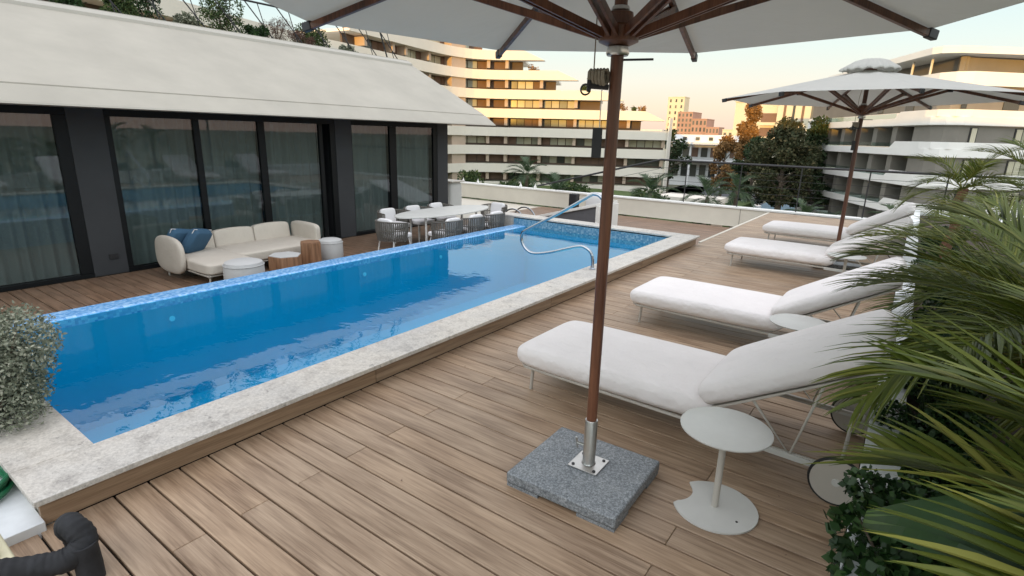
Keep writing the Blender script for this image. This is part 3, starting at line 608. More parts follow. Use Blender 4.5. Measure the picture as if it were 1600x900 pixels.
# ------------------------------------------------------------------ UMBRELLAS
def make_umbrella(label, loc, rz, R0=1.8, ztip=2.34, zap=2.74):
    t = thing('parasol', label, 'parasol', loc, rz, 'white wooden parasols')
    blk = MB().prism([(-.31, -.32), (.30, -.32), (.30, .26), (-.31, .26)], .018, .08).build('stone_base', 'granite', t, bevel=.012)
    for x0, x1 in ((-.305, -.12), (.10, .295)):
        for y0, y1 in ((-.315, -.15), (.09, .255)): MB().box(x0, x1, y0, y1, 0, .0175).build('base_foot', 'granite', t)
    pt = MB().box(-.082, .082, -.082, .082, .081, .089).build('base_plate', 'steel', t, bevel=.002)
    for x in (-.06, .06):
        for y in (-.06, .06): MB().lathe([(.009, 0), (.009, .004)], 8, (x, y, .089)).build('bolt', 'black', pt)
    MB().lathe([(.038, .09), (.033, .1), (.033, .34), (.0315, .342)], 24).build('steel_sleeve', 'steel', t, smooth=True)
    MB().tube([(-.03, -.01, .19), (-.065, -.02, .2)], .007, 8).tube([(-.06, -.02, .17), (-.07, -.02, .23)], .006, 6).build('clamp_screw', 'steel', t)
    MB().lathe([(.0265, .3), (.0275, 1.2), (.0275, 2.62)], 20).build('pole', 'teak', t, smooth=True)
    MB().lathe([(.045, 2.09), (.05, 2.1), (.045, 2.125)], 20).build('hub_ring', 'steel', t, smooth=True)
    MB().lathe([(.05, 2.13), (.085, 2.145), (.09, 2.2), (.06, 2.215), (.055, 2.26)], 16).build('lower_hub', 'teak', t, smooth=True)
    MB().lathe([(.035, 2.262), (.04, 2.27), (.035, 2.285)], 20).build('upper_ring', 'steel', t, smooth=True)
    MB().lathe([(.08, zap-.1), (.08, zap-.02), (.03, zap)], 16).build('top_hub', 'teak', t, smooth=True)
    def rp_(q, r, dz=0): return (r*math.cos(q), r*math.sin(q), zap-.02-(zap-.02-ztip)*(r/R0)+dz)
    for k in range(8):
        q = k*PI/4
        MB().bar(rp_(q, .07, -.035), rp_(q, R0+.02, -.03), .026, .036).build('rib', 'teak', t, bevel=.003)
        MB().bar(rp_(q, R0-.02, -.028), rp_(q, R0+.045, -.026), .036, .05).build('rib_cap', 'black', t, bevel=.006)
        for sd in (-1, 1):
            off = Vector((-math.sin(q), math.cos(q), 0))*.017*sd
            MB().bar(Vector((.075*math.cos(q), .075*math.sin(q), 2.17))+off, Vector(rp_(q, .98, -.05))+off, .014, .034).build('strut', 'teak', t, bevel=.002)
        MB().box(-.03, .03, -.024, .024, -.03, .0).build('rib_bracket', 'black', t, loc=rp_(q, .98, -.045)).rotation_euler = (0, 0, q)
    vs = []; fs = []; NR = 10; NA = 8*6
    for i in range(NR+1):
        r = .12+(R0+.01-.12)*i/NR
        for j in range(NA):
            q = 2*PI*j/NA; u = (j % 6)/6; ck = math.cos(PI/8)/math.cos((u-.5)*PI/4)
            z = zap-.012-(zap-.012-ztip)*((r-.0)/R0) - .022*math.sin(PI*u)*math.sin(PI*min(1, i/NR*1.0))
            vs.append((r*ck*math.cos(q), r*ck*math.sin(q), z+.001))
    for i in range(NR):
        for j in range(NA): fs.append((i*NA+j, i*NA+(j+1) % NA, (i+1)*NA+(j+1) % NA, (i+1)*NA+j))
    c = MB(); c.add(vs, fs); co = c.build('canopy', 'canopy', t)
    sol = co.modifiers.new('thickness', 'SOLIDIFY'); sol.thickness = .003; sol.offset = 1
    # ruffled vent cap
    vs = []; fs = []; prof = [(.02, .13), (.12, .125), (.2, .1), (.27, .05), (.33, .012), (.34, -.015)]; NA = 64
    for i, (r, z) in enumerate(prof):
        for j in range(NA):
            q = 2*PI*j/NA; rf = 1+.06*i/5*math.sin(q*16)+.04*i/5*math.sin(q*7+1); vs.append((r*rf*math.cos(q), r*rf*math.sin(q), zap-.02+z+.012*i/5*math.sin(q*16+1)))
    for i in range(len(prof)-1):
        for j in range(NA): fs.append((i*NA+j, i*NA+(j+1) % NA, (i+1)*NA+(j+1) % NA, (i+1)*NA+j))
    c = MB(); c.add(vs, fs); v = c.build('vent_cap', 'canopy', t, smooth=True); sm = v.modifiers.new('thickness', 'SOLIDIFY'); sm.thickness = .004
    # cleat, cord, tag
    MB().tube([(-.02, -.03, 1.96), (-.1, -.06, 1.965)], .012, 8).tube([(-.1, -.06, 1.94), (-.1, -.06, 1.99)], .01, 8).build('pulley_cleat', 'black', t)
    hel = [(-.035-.010*k/8-.02*math.cos(k*1.1)*.3, -.03-.03*math.sin(k*1.1), 2.0+.03*math.cos(k*1.1)) for k in range(40)]
    hel = [(-.03-.0021*k, -.035+.03*math.sin(k*.9), 2.0+.032*math.cos(k*.9)) for k in range(36)]
    MB().tube(hel, .0085, 7).build('cord_coil', 'cord', t, smooth=True)
    MB().tube(arc((-.115, -.06, 1.95), .022, 0, 2*PI*.95, 14, 'xz'), .004, 6).build('cord_ring', 'black', t, smooth=True)
    MB().tube([(-.085, -.05, 2.0), (-.085, -.05, 2.35), (-.05, -.03, 2.6)], .003, 5).build('cord', 'cord', t)
    MB().tube([(-.045, -.045, 1.96), (-.045, -.045, 1.78)], .0025, 5).build('chain', 'steel', t)
    MB().box(-.075, -.03, -.05, -.042, 1.66, 1.79).build('hanging_tag', 'black', t, bevel=.003)
    MB().bar((0, .01, 2.075), (.15, .03, 2.075), .012, .008).build('locking_pin', 'black', t)
    return t
U1 = make_umbrella('large white parasol on a granite block in the foreground, cut by the frame', (-1.143, 2.325, 0), R(9.0))
for ch in U1.children:
    if ch.name.split('.')[0] in ('stone_base', 'base_foot', 'base_plate'): ch.rotation_euler = (0, 0, R(-7.5))
U2 = copy_tree(U1); U2.location = (-0.78, 9.25, 0); U2.rotation_euler = (0, 0, R(21)); U2['label'] = 'far white parasol standing between the third and fourth sun lounger'

# ------------------------------------------------------------------ LOUNGERS
def make_lounger():
    t = thing('sun_lounger', 'nearest sun lounger, behind the foreground side table', 'sun lounger', (-2.09, 2.92, 0), 0, 'cream cushioned sun loungers in a row')
    Wd = .8
    MB().round_box((.70, Wd/2, .268), (.705, Wd/2+.012, .070), 9, 18, None, .30, 3.2).build('seat_cushion', 'cushion', t, smooth=True)
    sc0 = t.children[0]
    MB().tube([(.70+.695*math.copysign(abs(math.cos(q))**.28, math.cos(q)), Wd/2+.40*math.copysign(abs(math.sin(q))**.28, math.sin(q)), .262) for q in [(k+.5)*PI/24 for k in range(48)]], .0045, 5, closed=True).build('piping', 'cushion', sc0, smooth=True)
    MB().tube([(.10, .03, .19), (.05, .08, .19)]+[(.05, .1+.06*k, .19) for k in range(11)]+[(.05, Wd-.08, .19), (.10, Wd-.03, .19)], .011, 8).tube([(.10, .03, .19), (2.04, .03, .165)], .011, 8).tube([(.10, Wd-.03, .19), (2.04, Wd-.03, .165)], .011, 8).build('side_rail', 'powder', t, smooth=True)
    MB().box(.08, 1.33, .05, Wd-.05, .19, .2).build('seat_panel', 'powder', t, bevel=.003)
    th = R(30); rot = Matrix.Rotation(-th, 3, 'Y'); L = .98
    base = Vector((1.325, 0, .262))
    ax = Vector((math.cos(th), 0, math.sin(th))); nr = Vector((-math.sin(th), 0, math.cos(th)))
    cc = base+ax*(L/2)+nr*.078
    MB().round_box((cc.x, Wd/2, cc.z), (L/2, Wd/2+.012, .064), 9, 18, rot, .16, 3.4).build('backrest_cushion', 'cushion', t, smooth=True)
    p = MB(); a = base+ax*.02; e = base+ax*(L-.04)
    p.bar((a.x, Wd/2, a.z), (e.x, Wd/2, e.z), Wd-.04, .014).build('backrest_panel', 'powder', t, bevel=.004)
    for y in (.09, Wd-.09): MB().tube([(.13, y, .19), (.115, y, .0)], .012, 8).build('leg', 'powder', t, smooth=True)
    for y in (.02, Wd-.02):
        MB().bar((1.3, y, .168), (2.09, y, .15), .02, .032).build('lower_bar', 'table_metal', t, bevel=.003)
        u1 = base+ax*.30; u2 = base+ax*.66
        MB().tube([(u1.x, y+(.02 if y < .4 else -.02), u1.z-.01), (1.80, y, .165), (u2.x, y+(.02 if y < .4 else -.02), u2.z-.012)], .008, 6).build('brace', 'powder', t)
    MB().tube([(2.03, -.02, .13), (2.03, Wd+.02, .13)], .01, 8).build('axle', 'powder', t)
    for y in (-.035, Wd+.035):
        wl = MB(); wl.lathe([(.118, -.009), (.118, .009)], 32); wl.v = [(2.03+v[0], y+v[2], .13+v[1]) for v in wl.v]; w_ = wl.build('wheel', 'powder', t)
        ty = MB().tube([(2.03+.122*math.cos(q*PI/16), y, .13+.122*math.sin(q*PI/16)) for q in range(32)], .0085, 8, closed=True).build('tyre', 'tyre', w_, smooth=True)
        hb_ = MB().lathe([(.02, -.016), (.02, .016)], 12); hb_.v = [(2.03+v[0], y+v[2], .13+v[1]) for v in hb_.v]; hb_.build('wheel_hub', 'table_metal', w_)
    return t
L1 = make_lounger()
for y, lab in ((4.82, 'second sun lounger from the camera, beyond the nearest one'), (8.06, 'third sun lounger from the camera, just before the far parasol'), (10.42, 'farthest sun lounger, standing behind the far parasol pole')):
    c = copy_tree(L1); c.location = (-2.09, y, 0); c['label'] = lab

def make_table():
    t = thing('side_table', 'pale round side table in the foreground with crescent cut base', 'side table', (-.525, 2.495, 0), 0, 'round side tables between the loungers')
    MB().lathe([(.19, .428), (.206, .433), (.208, .440), (.203, .443)], 48).build('tabletop', 'table_metal', t, smooth=True)
    MB().lathe([(.0165, .008), (.0165, .43)], 16).build('stem', 'powder', t, smooth=True)
    poly = []
    cx, cy, cr2, br = -.235, .015, .205, .115
    pts = []
    for k in range(72):
        q = 2*PI*k/72; x, y = .2*math.cos(q), .2*math.sin(q)
        if math.hypot(x-cx, y-cy) > br: pts.append((q, x, y))
    pts.sort(key=lambda a: (a[0]) )
    poly = [(x, y) for q, x, y in pts]
    # split where gap is (around angle pi)
    gi = max(range(len(pts)), key=lambda i: (pts[(i+1) % len(pts)][0]-pts[i][0]) % (2*PI))
    poly = poly[gi+1:]+poly[:gi+1]
    s0 = poly[-1]; s1 = poly[0]; a0 = math.atan2(s0[1]-cy, s0[0]-cx); a1 = math.atan2(s1[1]-cy, s1[0]-cx)
    ar = [(cx+br*math.cos(a0+(a1-a0)*k/10), cy+br*math.sin(a0+(a1-a0)*k/10)) for k in range(1, 10)]
    full = poly+ar; n = len(full)
    b = MB(); top = [(x, y, .009) for x, y in full]; bot = [(x, y, .001) for x, y in full]
    b.add(top+bot+[(.03, 0, .009)], [(i, (i+1) % n, 2*n) for i in range(n)]+[(n+i, n+(i+1) % n, (i+1) % n, i) for i in range(n)])
    bo = b.build('table_base', 'table_metal', t)
    MB().lathe([(.006, .009), (.006, .011)], 8, (.12, -.06, 0)).build('base_screw', 'black', bo)
    return t
T1 = make_table()
for loc, lab in (((-.53, 4.47, 0), 'middle round side table between the nearest and second lounger'), ((-.53, 7.68, 0), 'far round side table in front of the third lounger')):
    c = copy_tree(T1); c.location = loc; c['label'] = lab

# ------------------------------------------------------------------ LEFT TERRACE FURNITURE (floor z = -0.5)
F = -0.5
sf = thing('corner_sofa', 'cream L shaped corner sofa with chaise standing before the glass doors', 'sofa', (-8.4, 4.4, F))
def sb(c, h, name, p=6, pf=.25, rot=None, m='sofa', pz=None):
    return MB().round_box((c[0]+8.4, c[1]-4.4, c[2]), h, p, 12, rot, pf, pz).build(name, m, sf, smooth=True)
sb((-8.80, 5.10, .27), (.46, .78, .085), 'seat_cushion', 9, .15)
sb((-8.62, 3.97, .27), (.68, .36, .085), 'chaise_cushion', 9, .15)
rx = Matrix.Rotation(R(-10), 3, 'Y')
sb((-9.30, 4.02, .41), (.085, .34, .18), 'backrest', 9, .12, rx); sb((-9.30, 4.71, .41), (.085, .34, .185), 'backrest', 9, .12, rx); sb((-9.30, 5.40, .415), (.085, .34, .19), 'backrest', 9, .12, rx)
sb((-8.98, 3.56, .37), (.44, .06, .26), 'armrest', 3.5, .1); sb((-8.93, 5.86, .385), (.40, .06, .225), 'armrest', 7, .1)
for x, y in ((-8.02, 3.66), (-8.02, 4.28), (-8.42, 5.8), (-9.2, 3.6), (-9.2, 5.8)): MB().tube([(x+8.4, y-4.4, 0), (x+8.4, y-4.4, .19)], .014, 8).build('leg', 'powder', sf)
MB().box(-.9, .42, -.78, -.10, .165, .185).box(-.9, .04, -.10, 1.44, .165, .185).build('sofa_frame', 'powder', sf)
pil = [((-9.08, 3.76, F+.53), R(20), R(66), 'dark blue cushion with pale piping leaning on the sofa arm'), ((-8.95, 3.95, F+.53), R(35), R(58), 'square blue cushion in front of the other one on the sofa')]
for loc, a, tilt, lab in pil:
    t = thing('throw_cushion', lab, 'cushion', loc, 0, 'blue cushions on the sofa')
    rt = Matrix.Rotation(a-R(100), 3, 'Z') @ Matrix.Rotation(tilt, 3, 'X') @ Matrix.Rotation(R(12), 3, 'Z')
    MB().round_box((0, 0, 0), (.22, .22, .075), 5, 12, rt, 0.3, 1.6).build('cushion_body', 'pillow', t, smooth=True)
    e = [rt @ Vector((.215*q[0], .215*q[1], 0)) for q in ((-1, -1), (1, -1), (1, 1), (-1, 1))]
    MB().tube([e[0]*.98, e[1]*.98, e[2]*.98, e[3]*.98], .006, 6, closed=True).build('piping', 'white_fabric', t)
def pouf(loc, r, h, lab):
    t = thing('pouf', lab, 'pouf', loc, 0, 'round grey poufs around the coffee tables')
    MB().lathe([(.001, .0), (r*.9, .0), (r, .03), (r*1.02, h*.5), (r, h-.07), (r*.93, h-.02), (r*.7, h), (.001, h+.008)], 28, cap=False).build('upholstery', 'pouf', t, smooth=True)
    MB().tube([(r*1.01*math.cos(q*PI/16), r*1.01*math.sin(q*PI/16), h-.06) for q in range(32)], .006, 6, closed=True).build('seam_piping', 'pouf', t, smooth=True)
pouf((-7.63, 3.97, F), .27, .42, 'large round grey pouf in front of the sofa chaise')
pouf((-8.15, 5.82, F), .21, .42, 'smaller grey pouf at the right end of the sofa behind the tall wooden block')
def wblock(loc, r, h, lab, rot):
    t = thing('wooden_table', lab, 'coffee table', loc, rot, 'faceted wooden block tables')
    poly = [(r*math.cos(k*PI/3)*(1 if k % 2 else 1.1), r*math.sin(k*PI/3)) for k in range(6)]
    MB().prism(poly, 0, h-.012).build('table_block', 'block_wood', t, bevel=.008)
    MB().prism([(x*.97, y*.97) for x, y in poly], h-.011, h).build('tabletop', 'pouf' if h < .38 else 'block_wood', t, bevel=.004)
wblock((-7.88, 4.78, F), .25, .34, 'low hexagonal wooden block table with grey top', .2)
wblock((-8.0, 5.32, F), .17, .46, 'tall hexagonal wooden block table beside the low one', .5)

dt = thing('dining_table', 'long oval grey dining table with pale legs beyond the pool edge', 'dining table', (-7.62, 8.2, F))
el = [(.5*math.cos(q*PI/24), 1.28*math.sin(q*PI/24)) for q in range(48)]
MB().prism(el, .715, .74).build('tabletop', 'table_metal', dt, bevel=.006)
for x, y in ((-.22, -.75), (.22, -.75), (-.22, .75), (.22, .75)): MB().tube([(x, y, 0), (x*.9, y, .715)], .022, 8).build('leg', 'cap', dt, smooth=True)
def make_chair():
    t = thing('dining_chair', '', 'chair', (0, 0, 0), 0, 'woven rope dining chairs around the oval table')   # faces +x; back at -x
    for x, y in ((-.2, -.2), (-.2, .2), (.2, -.22), (.2, .22)): MB().tube([(x*1.15, y*1.1, 0), (x*.85, y*.9, .40)], .012, 6).build('leg', 'cap', t)
    MB().round_box((0.02, 0, .45), (.24, .24, .045), 6, 8).build('seat_cushion', 'white_fabric', t, smooth=True)
    MB().tube([(-.02+.26*math.cos(q), .27*math.sin(q), .40) for q in [k*PI/10 for k in range(20)]], .012, 6, closed=True).build('seat_frame', 'rope', t)
    A0, A1, n = R(75), R(285), 30
    top = [(-.02+.30*math.cos(A0+(A1-A0)*k/n), .31*math.sin(A0+(A1-A0)*k/n), .72-.03*abs(2*k/n-1)**2) for k in range(n+1)]
    MB().tube(top, .014, 6).build('top_rail', 'rope', t, smooth=True)
    rp2 = MB()
    for k in range(n+1):
        q = A0+(A1-A0)*k/n; rp2.tube([(-.02+.265*math.cos(q), .275*math.sin(q), .37), (-.02+.30*math.cos(q), .305*math.sin(q), .55), top[k]], .0125, 5)
    rp2.tube([(-.02+.295*math.cos(A0+(A1-A0)*k/n), .305*math.sin(A0+(A1-A0)*k/n), .56) for k in range(n+1)], .01, 5)
    rp2.build('rope_weave', 'rope', t)
    MB().round_box((-.185, 0, .615), (.045, .19, .15), 5, 8, Matrix.Rotation(R(-8), 3, 'Y')).build('back_cushion', 'white_fabric', t, smooth=True)
    return t
spots = [(-7.5, 6.72, 90, 'dining chair at the near head of the oval table'), (-6.92, 7.45, 180, 'first chair on the pool side of the oval table'), (-6.92, 8.1, 180, 'middle chair on the pool side of the oval table'),
         (-6.92, 8.75, 180, 'pool side chair partly hidden by the stone end pier'), (-8.35, 7.5, 0, 'chair on the house side nearest the glass door'), (-8.35, 8.2, 0, 'middle chair on the house side of the oval table'),
         (-8.35, 8.9, 0, 'third chair on the house side of the oval table'), (-7.6, 9.75, 270, 'dining chair at the far head of the oval table')]
ch0 = make_chair()
for i, (x, y, a, lab) in enumerate(spots):
    c = ch0 if i == 0 else copy_tree(ch0)
    c.location = (x, y, F); c.rotation_euler = (0, 0, R(a)); c['label'] = lab

# ------------------------------------------------------------------ NEAR LEFT CORNER
struct('stone_ledge', MB().box(-5.5, -2.86, -.3, .472, -.05, .045), 'marble', bevel=.004)
hs = thing('garden_hose', 'coiled green garden hose on the white ledge at the left frame edge', 'hose', (-3.34, .33, .047))
cp = []
for k in range(150):
    q = k*.22; r = .16+.012*math.sin(q*.37+1)+.004*(q/6.28); cp.append((r*math.cos(q), r*.75*math.sin(q), .014+.023*(k//29 % 4)+.004*math.sin(q*1.7)))
MB().tube(cp, .0105, 8).build('hose_coil', 'hose', hs, smooth=True)
bt = bush('silver_shrub', 'silvery grey leaved shrub hanging over the near left corner of the pool', (-4.0, .54, .05), .44, .35, .35, 'silver', 36000, .024, 77, None, 46, .5)
ip = thing('insulated_pipe', 'thick black foam insulated pipe bending over the deck in the bottom left corner', 'pipe', (-2.5, .42, 0))
pp_ = smooth_path([(-.04, .09, -.02), (-.045, .085, .10), (-.02, .06, .185), (.04, .06, .215), (.10, .075, .17), (.10, .02, .125), (.06, -.06, .12), (.0, -.16, .135), (-.03, -.2, .14)], 14)
MB().tube(pp_, [.046*(1+.035*math.sin(i*1.7)+.03*math.sin(i*.53+1)) for i in range(len(pp_))], 18).build('pipe_elbow', 'foam', ip, smooth=True)
MB().tube([(.115, .065, .17), (.115, .07, .06), (.115, .07, 0)], .046, 18).build('pipe_leg', 'foam', ip, smooth=True)
for q in ((-.03, .065, .17), (.10, .075, .175), (.10, .02, .125)): pass
vb = thing('valve_box', 'cream plastic valve box at the end of the insulated pipe', 'valve box', (-2.56, .24, 0))
MB().box(-.20, .10, -.15, .07, 0, .17).build('box_body', 'cream_plastic', vb, bevel=.012)
MB().box(-.16, .03, -.12, .03, .171, .205).box(-.12, -.06, -.05, .02, .2055, .23).build('box_lid', 'cream_plastic', vb, bevel=.008)

# ------------------------------------------------------------------ RIGHT PLANTER + PLANTS
pt = thing('long_planter', 'long white planter filled with palms and shrubs along the right edge of the deck', 'planter', (0.7, 7, 0))
b = MB(); b.box(-.66, -.56, -9, 8.1, 0.001, .34); b.box(.75, .85, -9, 8.1, 0, .34); b.box(-.559, .749, 8.0, 8.1, 0, .34); b.build('planter_wall', 'white_planter', pt, bevel=.006)
b = MB().box(-.68, -.53, -9, 8.12, .341, .37); b.build('planter_rim', 'white_planter', pt, bevel=.005)
b = MB().box(-.555, .745, -9, 7.99, .0, .28); b.build('soil', 'soil', pt)

def frond(mb, base, az, elev, length, droop, nl, ll, lw, rg, side_droop=.5, sweep=50, tone=.5, rach=.008, ns=4, start=.18, tw=0.0, lift=25):
    base = Vector(base); h = Vector((math.cos(az), math.sin(az), 0)); up = Vector((0, 0, 1)); sd0 = Vector((-math.sin(az), math.cos(az), 0))
    N = 22; P = [base]; D = []
    for i in range(N):
        e = elev-droop*((i+.5)/N)**1.25; d = h*math.cos(e)+up*math.sin(e); D.append(d); P.append(P[-1]+d*length/N)
    D.append(D[-1])
    mb.tube(P, [rach*(1-.8*i/N) for i in range(N+1)], 5)
    for f in range(len(mb.t)-(N*5+2), len(mb.t)): mb.t[f] = min(1, tone+.35)
    for i in range(nl):
        s = start+(1-start)*(i+.5)/nl; x = s*N; k = min(N-1, int(x)); p = P[k].lerp(P[k+1], x-k); d = D[k]
        nrm = sd0.cross(d)*-1
        if nrm.z < 0: nrm = -nrm
        prof = math.sin(PI*min(1, (s-start)/(1-start)*.86+.10))**.55
        L = ll*prof*rg.uniform(.86, 1.1)
        for sg in (-1, 1):
            aw = R(sweep+rg.uniform(-7, 7))*(1-.35*s); li = R(lift+rg.uniform(-8, 8))
            u = (sd0*sg*math.cos(li)+nrm*math.sin(li)+nrm*tw*sg); u.normalize(); u = (u*math.sin(aw)+d*math.cos(aw)).normalized()
            wv = u.cross(nrm).normalized(); q = Vector(p); dirn = Vector(u); vs = []; tt = min(1, max(0, tone+rg.gauss(0, .17)))
            for j in range(ns+1):
                t = j/ns; ww = lw*(.55+.9*t if t < .4 else (1-t)/.6*.91)*.5+.0004; fold = nrm*ww*.45
                vs += [q+wv*ww+fold, q, q-wv*ww+fold]
                dirn = (dirn+Vector((0, 0, -1))*side_droop/ns*(.35+t)).normalized(); q = q+dirn*L/ns
            fs = []
            for j in range(ns): a = 3*j; fs += [(a, a+1, a+4, a+3), (a+1, a+2, a+5, a+4)]
            mb.add(vs, fs, tt)
def palm(label, loc, trunk_h, nf, flen, ll, lw, seed, nl=34, m='palm_leaf', group='palms in the long white planter', tr_r=.05, e0=75, e1=-5, az=None, name='palm_tree', ns=4, sweep=50, sdroop=.6, trunk_m='palm_bark', drp=1.25):
    rg = random.Random(seed); t = thing(name, label, 'palm', loc, 0, group)
    tk = MB(); n = max(4, int(trunk_h/.05) if trunk_h < 3 else 12)
    tk.tube([(.02*math.sin(i*.7), .015*math.cos(i), trunk_h*i/n) for i in range(n+1)], [tr_r*(1.15-.25*i/n)*(1.12 if i % 2 else .93) for i in range(n+1)], 10)
    tk.build('trunk', trunk_m, t, smooth=False)
    for k in range(nf):
        a = (k*2.39996+rg.uniform(-.25, .25)) if az is None else az[k]
        f = k/(nf-1) if nf > 1 else .5; el = R(e0+(e1-e0)*f+rg.uniform(-6, 6))
        b = MB(); frond(b, (0, 0, trunk_h-.01), a, el, flen*rg.uniform(.85, 1.1), drp*rg.uniform(.8, 1.15), nl, ll, lw, rg, sdroop, sweep, .38+.3*rg.random(), flen*.009, ns)
        b.build('frond', m, t)
    return t
palm('small palm with exposed reddish trunk in the middle of the planter', (.42, 8.0, .28), 1.02, 15, .62, .26, .012, 11, 30)
palm('bushy palm at the right frame edge behind the nearer ones', (1.02, 7.0, .28), 1.05, 18, .8, .30, .014, 12, 30)
palm('dense palm at the right frame edge level with the second lounger', (.85, 5.4, .28), .62, 18, .9, .34, .016, 13, 34, e0=62)
palm('arching palm whose fronds hang over the second lounger', (.70, 4.1, .28), .62, 18, .9, .36, .018, 14, 38, e0=60)
palm('arching palm whose drooping fronds hide the backrest of the nearest lounger', (.70, 2.95, .28), .66, 20, 1.0, .40, .02, 15, 42, e0=68)
nearp = palm('nearest palm, its long broad leaflets filling the lower right corner', (1.0, 1.6, .28), .5, 9, .98, .46, .034, 16, 28, az=[R(a) for a in (150, 115, 180, 80, 205, 135, 165, 100, 125)], e0=60, e1=12, sdroop=.35, ns=5, drp=.9)

palm('low palm right below the viewpoint filling the very corner of the picture', (1.18, .95, .28), .34, 9, .95, .46, .034, 26, 28, az=[R(a) for a in (120, 150, 95, 170, 135, 110, 160, 145, 128)], e0=50, e1=14, sdroop=.35, ns=5, drp=.75)
# pleated young fan leaf
lf = thing('pleated_leaf_plant', 'broad dark green pleated leaf lying among the palms in the bottom right corner', 'plant', (.75, 1.35, .35))
b = MB(); n = 16; root = Vector((-.22, .05, .55)); tip = Vector((-.70, .30, .42)); ax_ = (tip-root); sdv = ax_.cross(Vector((0, 0, 1))).normalized()
rows = []
for i in range(15):
    t_ = i/14; c = root+ax_*t_+Vector((0, 0, .12*math.sin(PI*t_))); wd_ = .20*math.sin(PI*min(1, t_*.93+.06))**.9
    rows.append([c+sdv*wd_*(2*j/n-1)+Vector((0, 0, (.017 if j % 2 else -.014)*math.sin(PI*min(1, t_+.05))-.05*(2*j/n-1)**2)) for j in range(n+1)])
for i in range(14):
    for j in range(n): b.add([rows[i][j], rows[i][j+1], rows[i+1][j+1], rows[i+1][j]], [(0, 1, 2, 3)], .15+.7*(j % 2))  # pleat shading painted in: flanks alternate between dark and light leaf tone
b.build('leaf_blade', 'broad', lf)
MB().tube([root+Vector((.1, -.1, -.5)), root, root+ax_*.4+Vector((0, 0, .11))], .008, 6).build('leaf_stalk', 'broad', lf)

brg = random.Random(31)
blabs = ['dark glossy shrub spilling over the near end of the planter', 'dark green shrub beside the nearest lounger wheels', 'dark shrub in the planter behind the nearest lounger wheel', 'dark shrub in the planter between first and second lounger',
         'dark shrub level with the second lounger', 'dark shrub beyond the second lounger', 'dark shrub level with the middle side tables', 'dark shrub before the third lounger', 'dark shrub by the third lounger', 'dark shrub under the small palm with reddish trunk', 'dark shrub at the far end of the planter', 'dark shrub at the bottom edge of the picture hanging over the planter rim']
bpos = [(.22, 2.25), (.34, 2.75), (.30, 3.25), (.3, 3.9), (.45, 4.6), (.4, 5.4), (.45, 6.2), (.4, 7.0), (.5, 8.0), (.4, 9.2), (.5, 10.6), (.24, 1.9)]
for i, ((x, y), lab) in enumerate(zip(bpos, blabs)):
    bush('planter_shrub', lab, (x, y, .27), .30 if i < 3 else .34, .36, .15+.03*brg.random(), 'shrub', 6500 if i < 4 else 2600, .026 if i < 5 else .04, 40+i, 'dark shrubs in the long planter', 20, .75)
fl = thing('white_flower', 'small white blossom in the dark shrub at the near end of the planter', 'flower', (.12, 2.5, .5))
b = MB()
for k in range(6): a = k*PI/3; b.add([(0, 0, 0), (.018*math.cos(a-.4), .018*math.sin(a-.4), .006), (.032*math.cos(a), .032*math.sin(a), .008), (.018*math.cos(a+.4), .018*math.sin(a+.4), .006)], [(0, 1, 2, 3)])
b.build('petal', 'cap', fl)

# ================================================================== FAR BUILDINGS
curve = [Vector(p) for p in ((-50, 5), (-55, 22), (-60.5, 38), (-63.3, 52), (-65.2, 62), (-66.6, 70), (-66.8, 74.5), (-65.8, 78.4), (-63, 81.3), (-59.5, 83.3), (-47, 89.8), (-36.2, 95.3))]
cv = [(p.x, p.y) for p in smooth_path([(v.x, v.y, 0) for v in curve], 6)]
S = [0]
for i in range(1, len(cv)): S.append(S[-1]+math.hypot(cv[i][0]-cv[i-1][0], cv[i][1]-cv[i-1][1]))
def at_s(s, off=0):
    s = max(0, min(S[-1]-1e-6, s)); i = max(k for k in range(len(S)) if S[k] <= s); i = min(i, len(cv)-2)
    t = (s-S[i])/(S[i+1]-S[i]); N = off_norm(cv); n = (N[i][0]*(1-t)+N[i+1][0]*t, N[i][1]*(1-t)+N[i+1][1]*t)
    return (cv[i][0]*(1-t)+cv[i+1][0]*t+n[0]*off, cv[i][1]*(1-t)+cv[i+1][1]*t+n[1]*off)
def sub(s0, s1, off=0, n=None):
    n = n or max(2, int((s1-s0)/1.5)); return [at_s(s0+(s1-s0)*i/n, off) for i in range(n+1)]
def s_of(pt):
    return min(range(len(cv)), key=lambda i: (cv[i][0]-pt[0])**2+(cv[i][1]-pt[1])**2)
SE = S[-1]
fb = thing('apartment_building', 'large stepped apartment building with curving white balcony bands, its upper floors lit by low sun', 'building', (-60, 82, -10))
fo = (60, -82, 10)
def fbb(mb, name, m, parent=fb, **k): return mb.build(name, m, parent, loc=fo if parent is fb else None, **k)
ends = [SE-25.5, SE-19.5, SE-11.5, SE-4.2, SE, SE, SE, SE]   # right end of each band, top to bottom
ztop = [15.85-3.2*i for i in range(8)]
frg = random.Random(17)
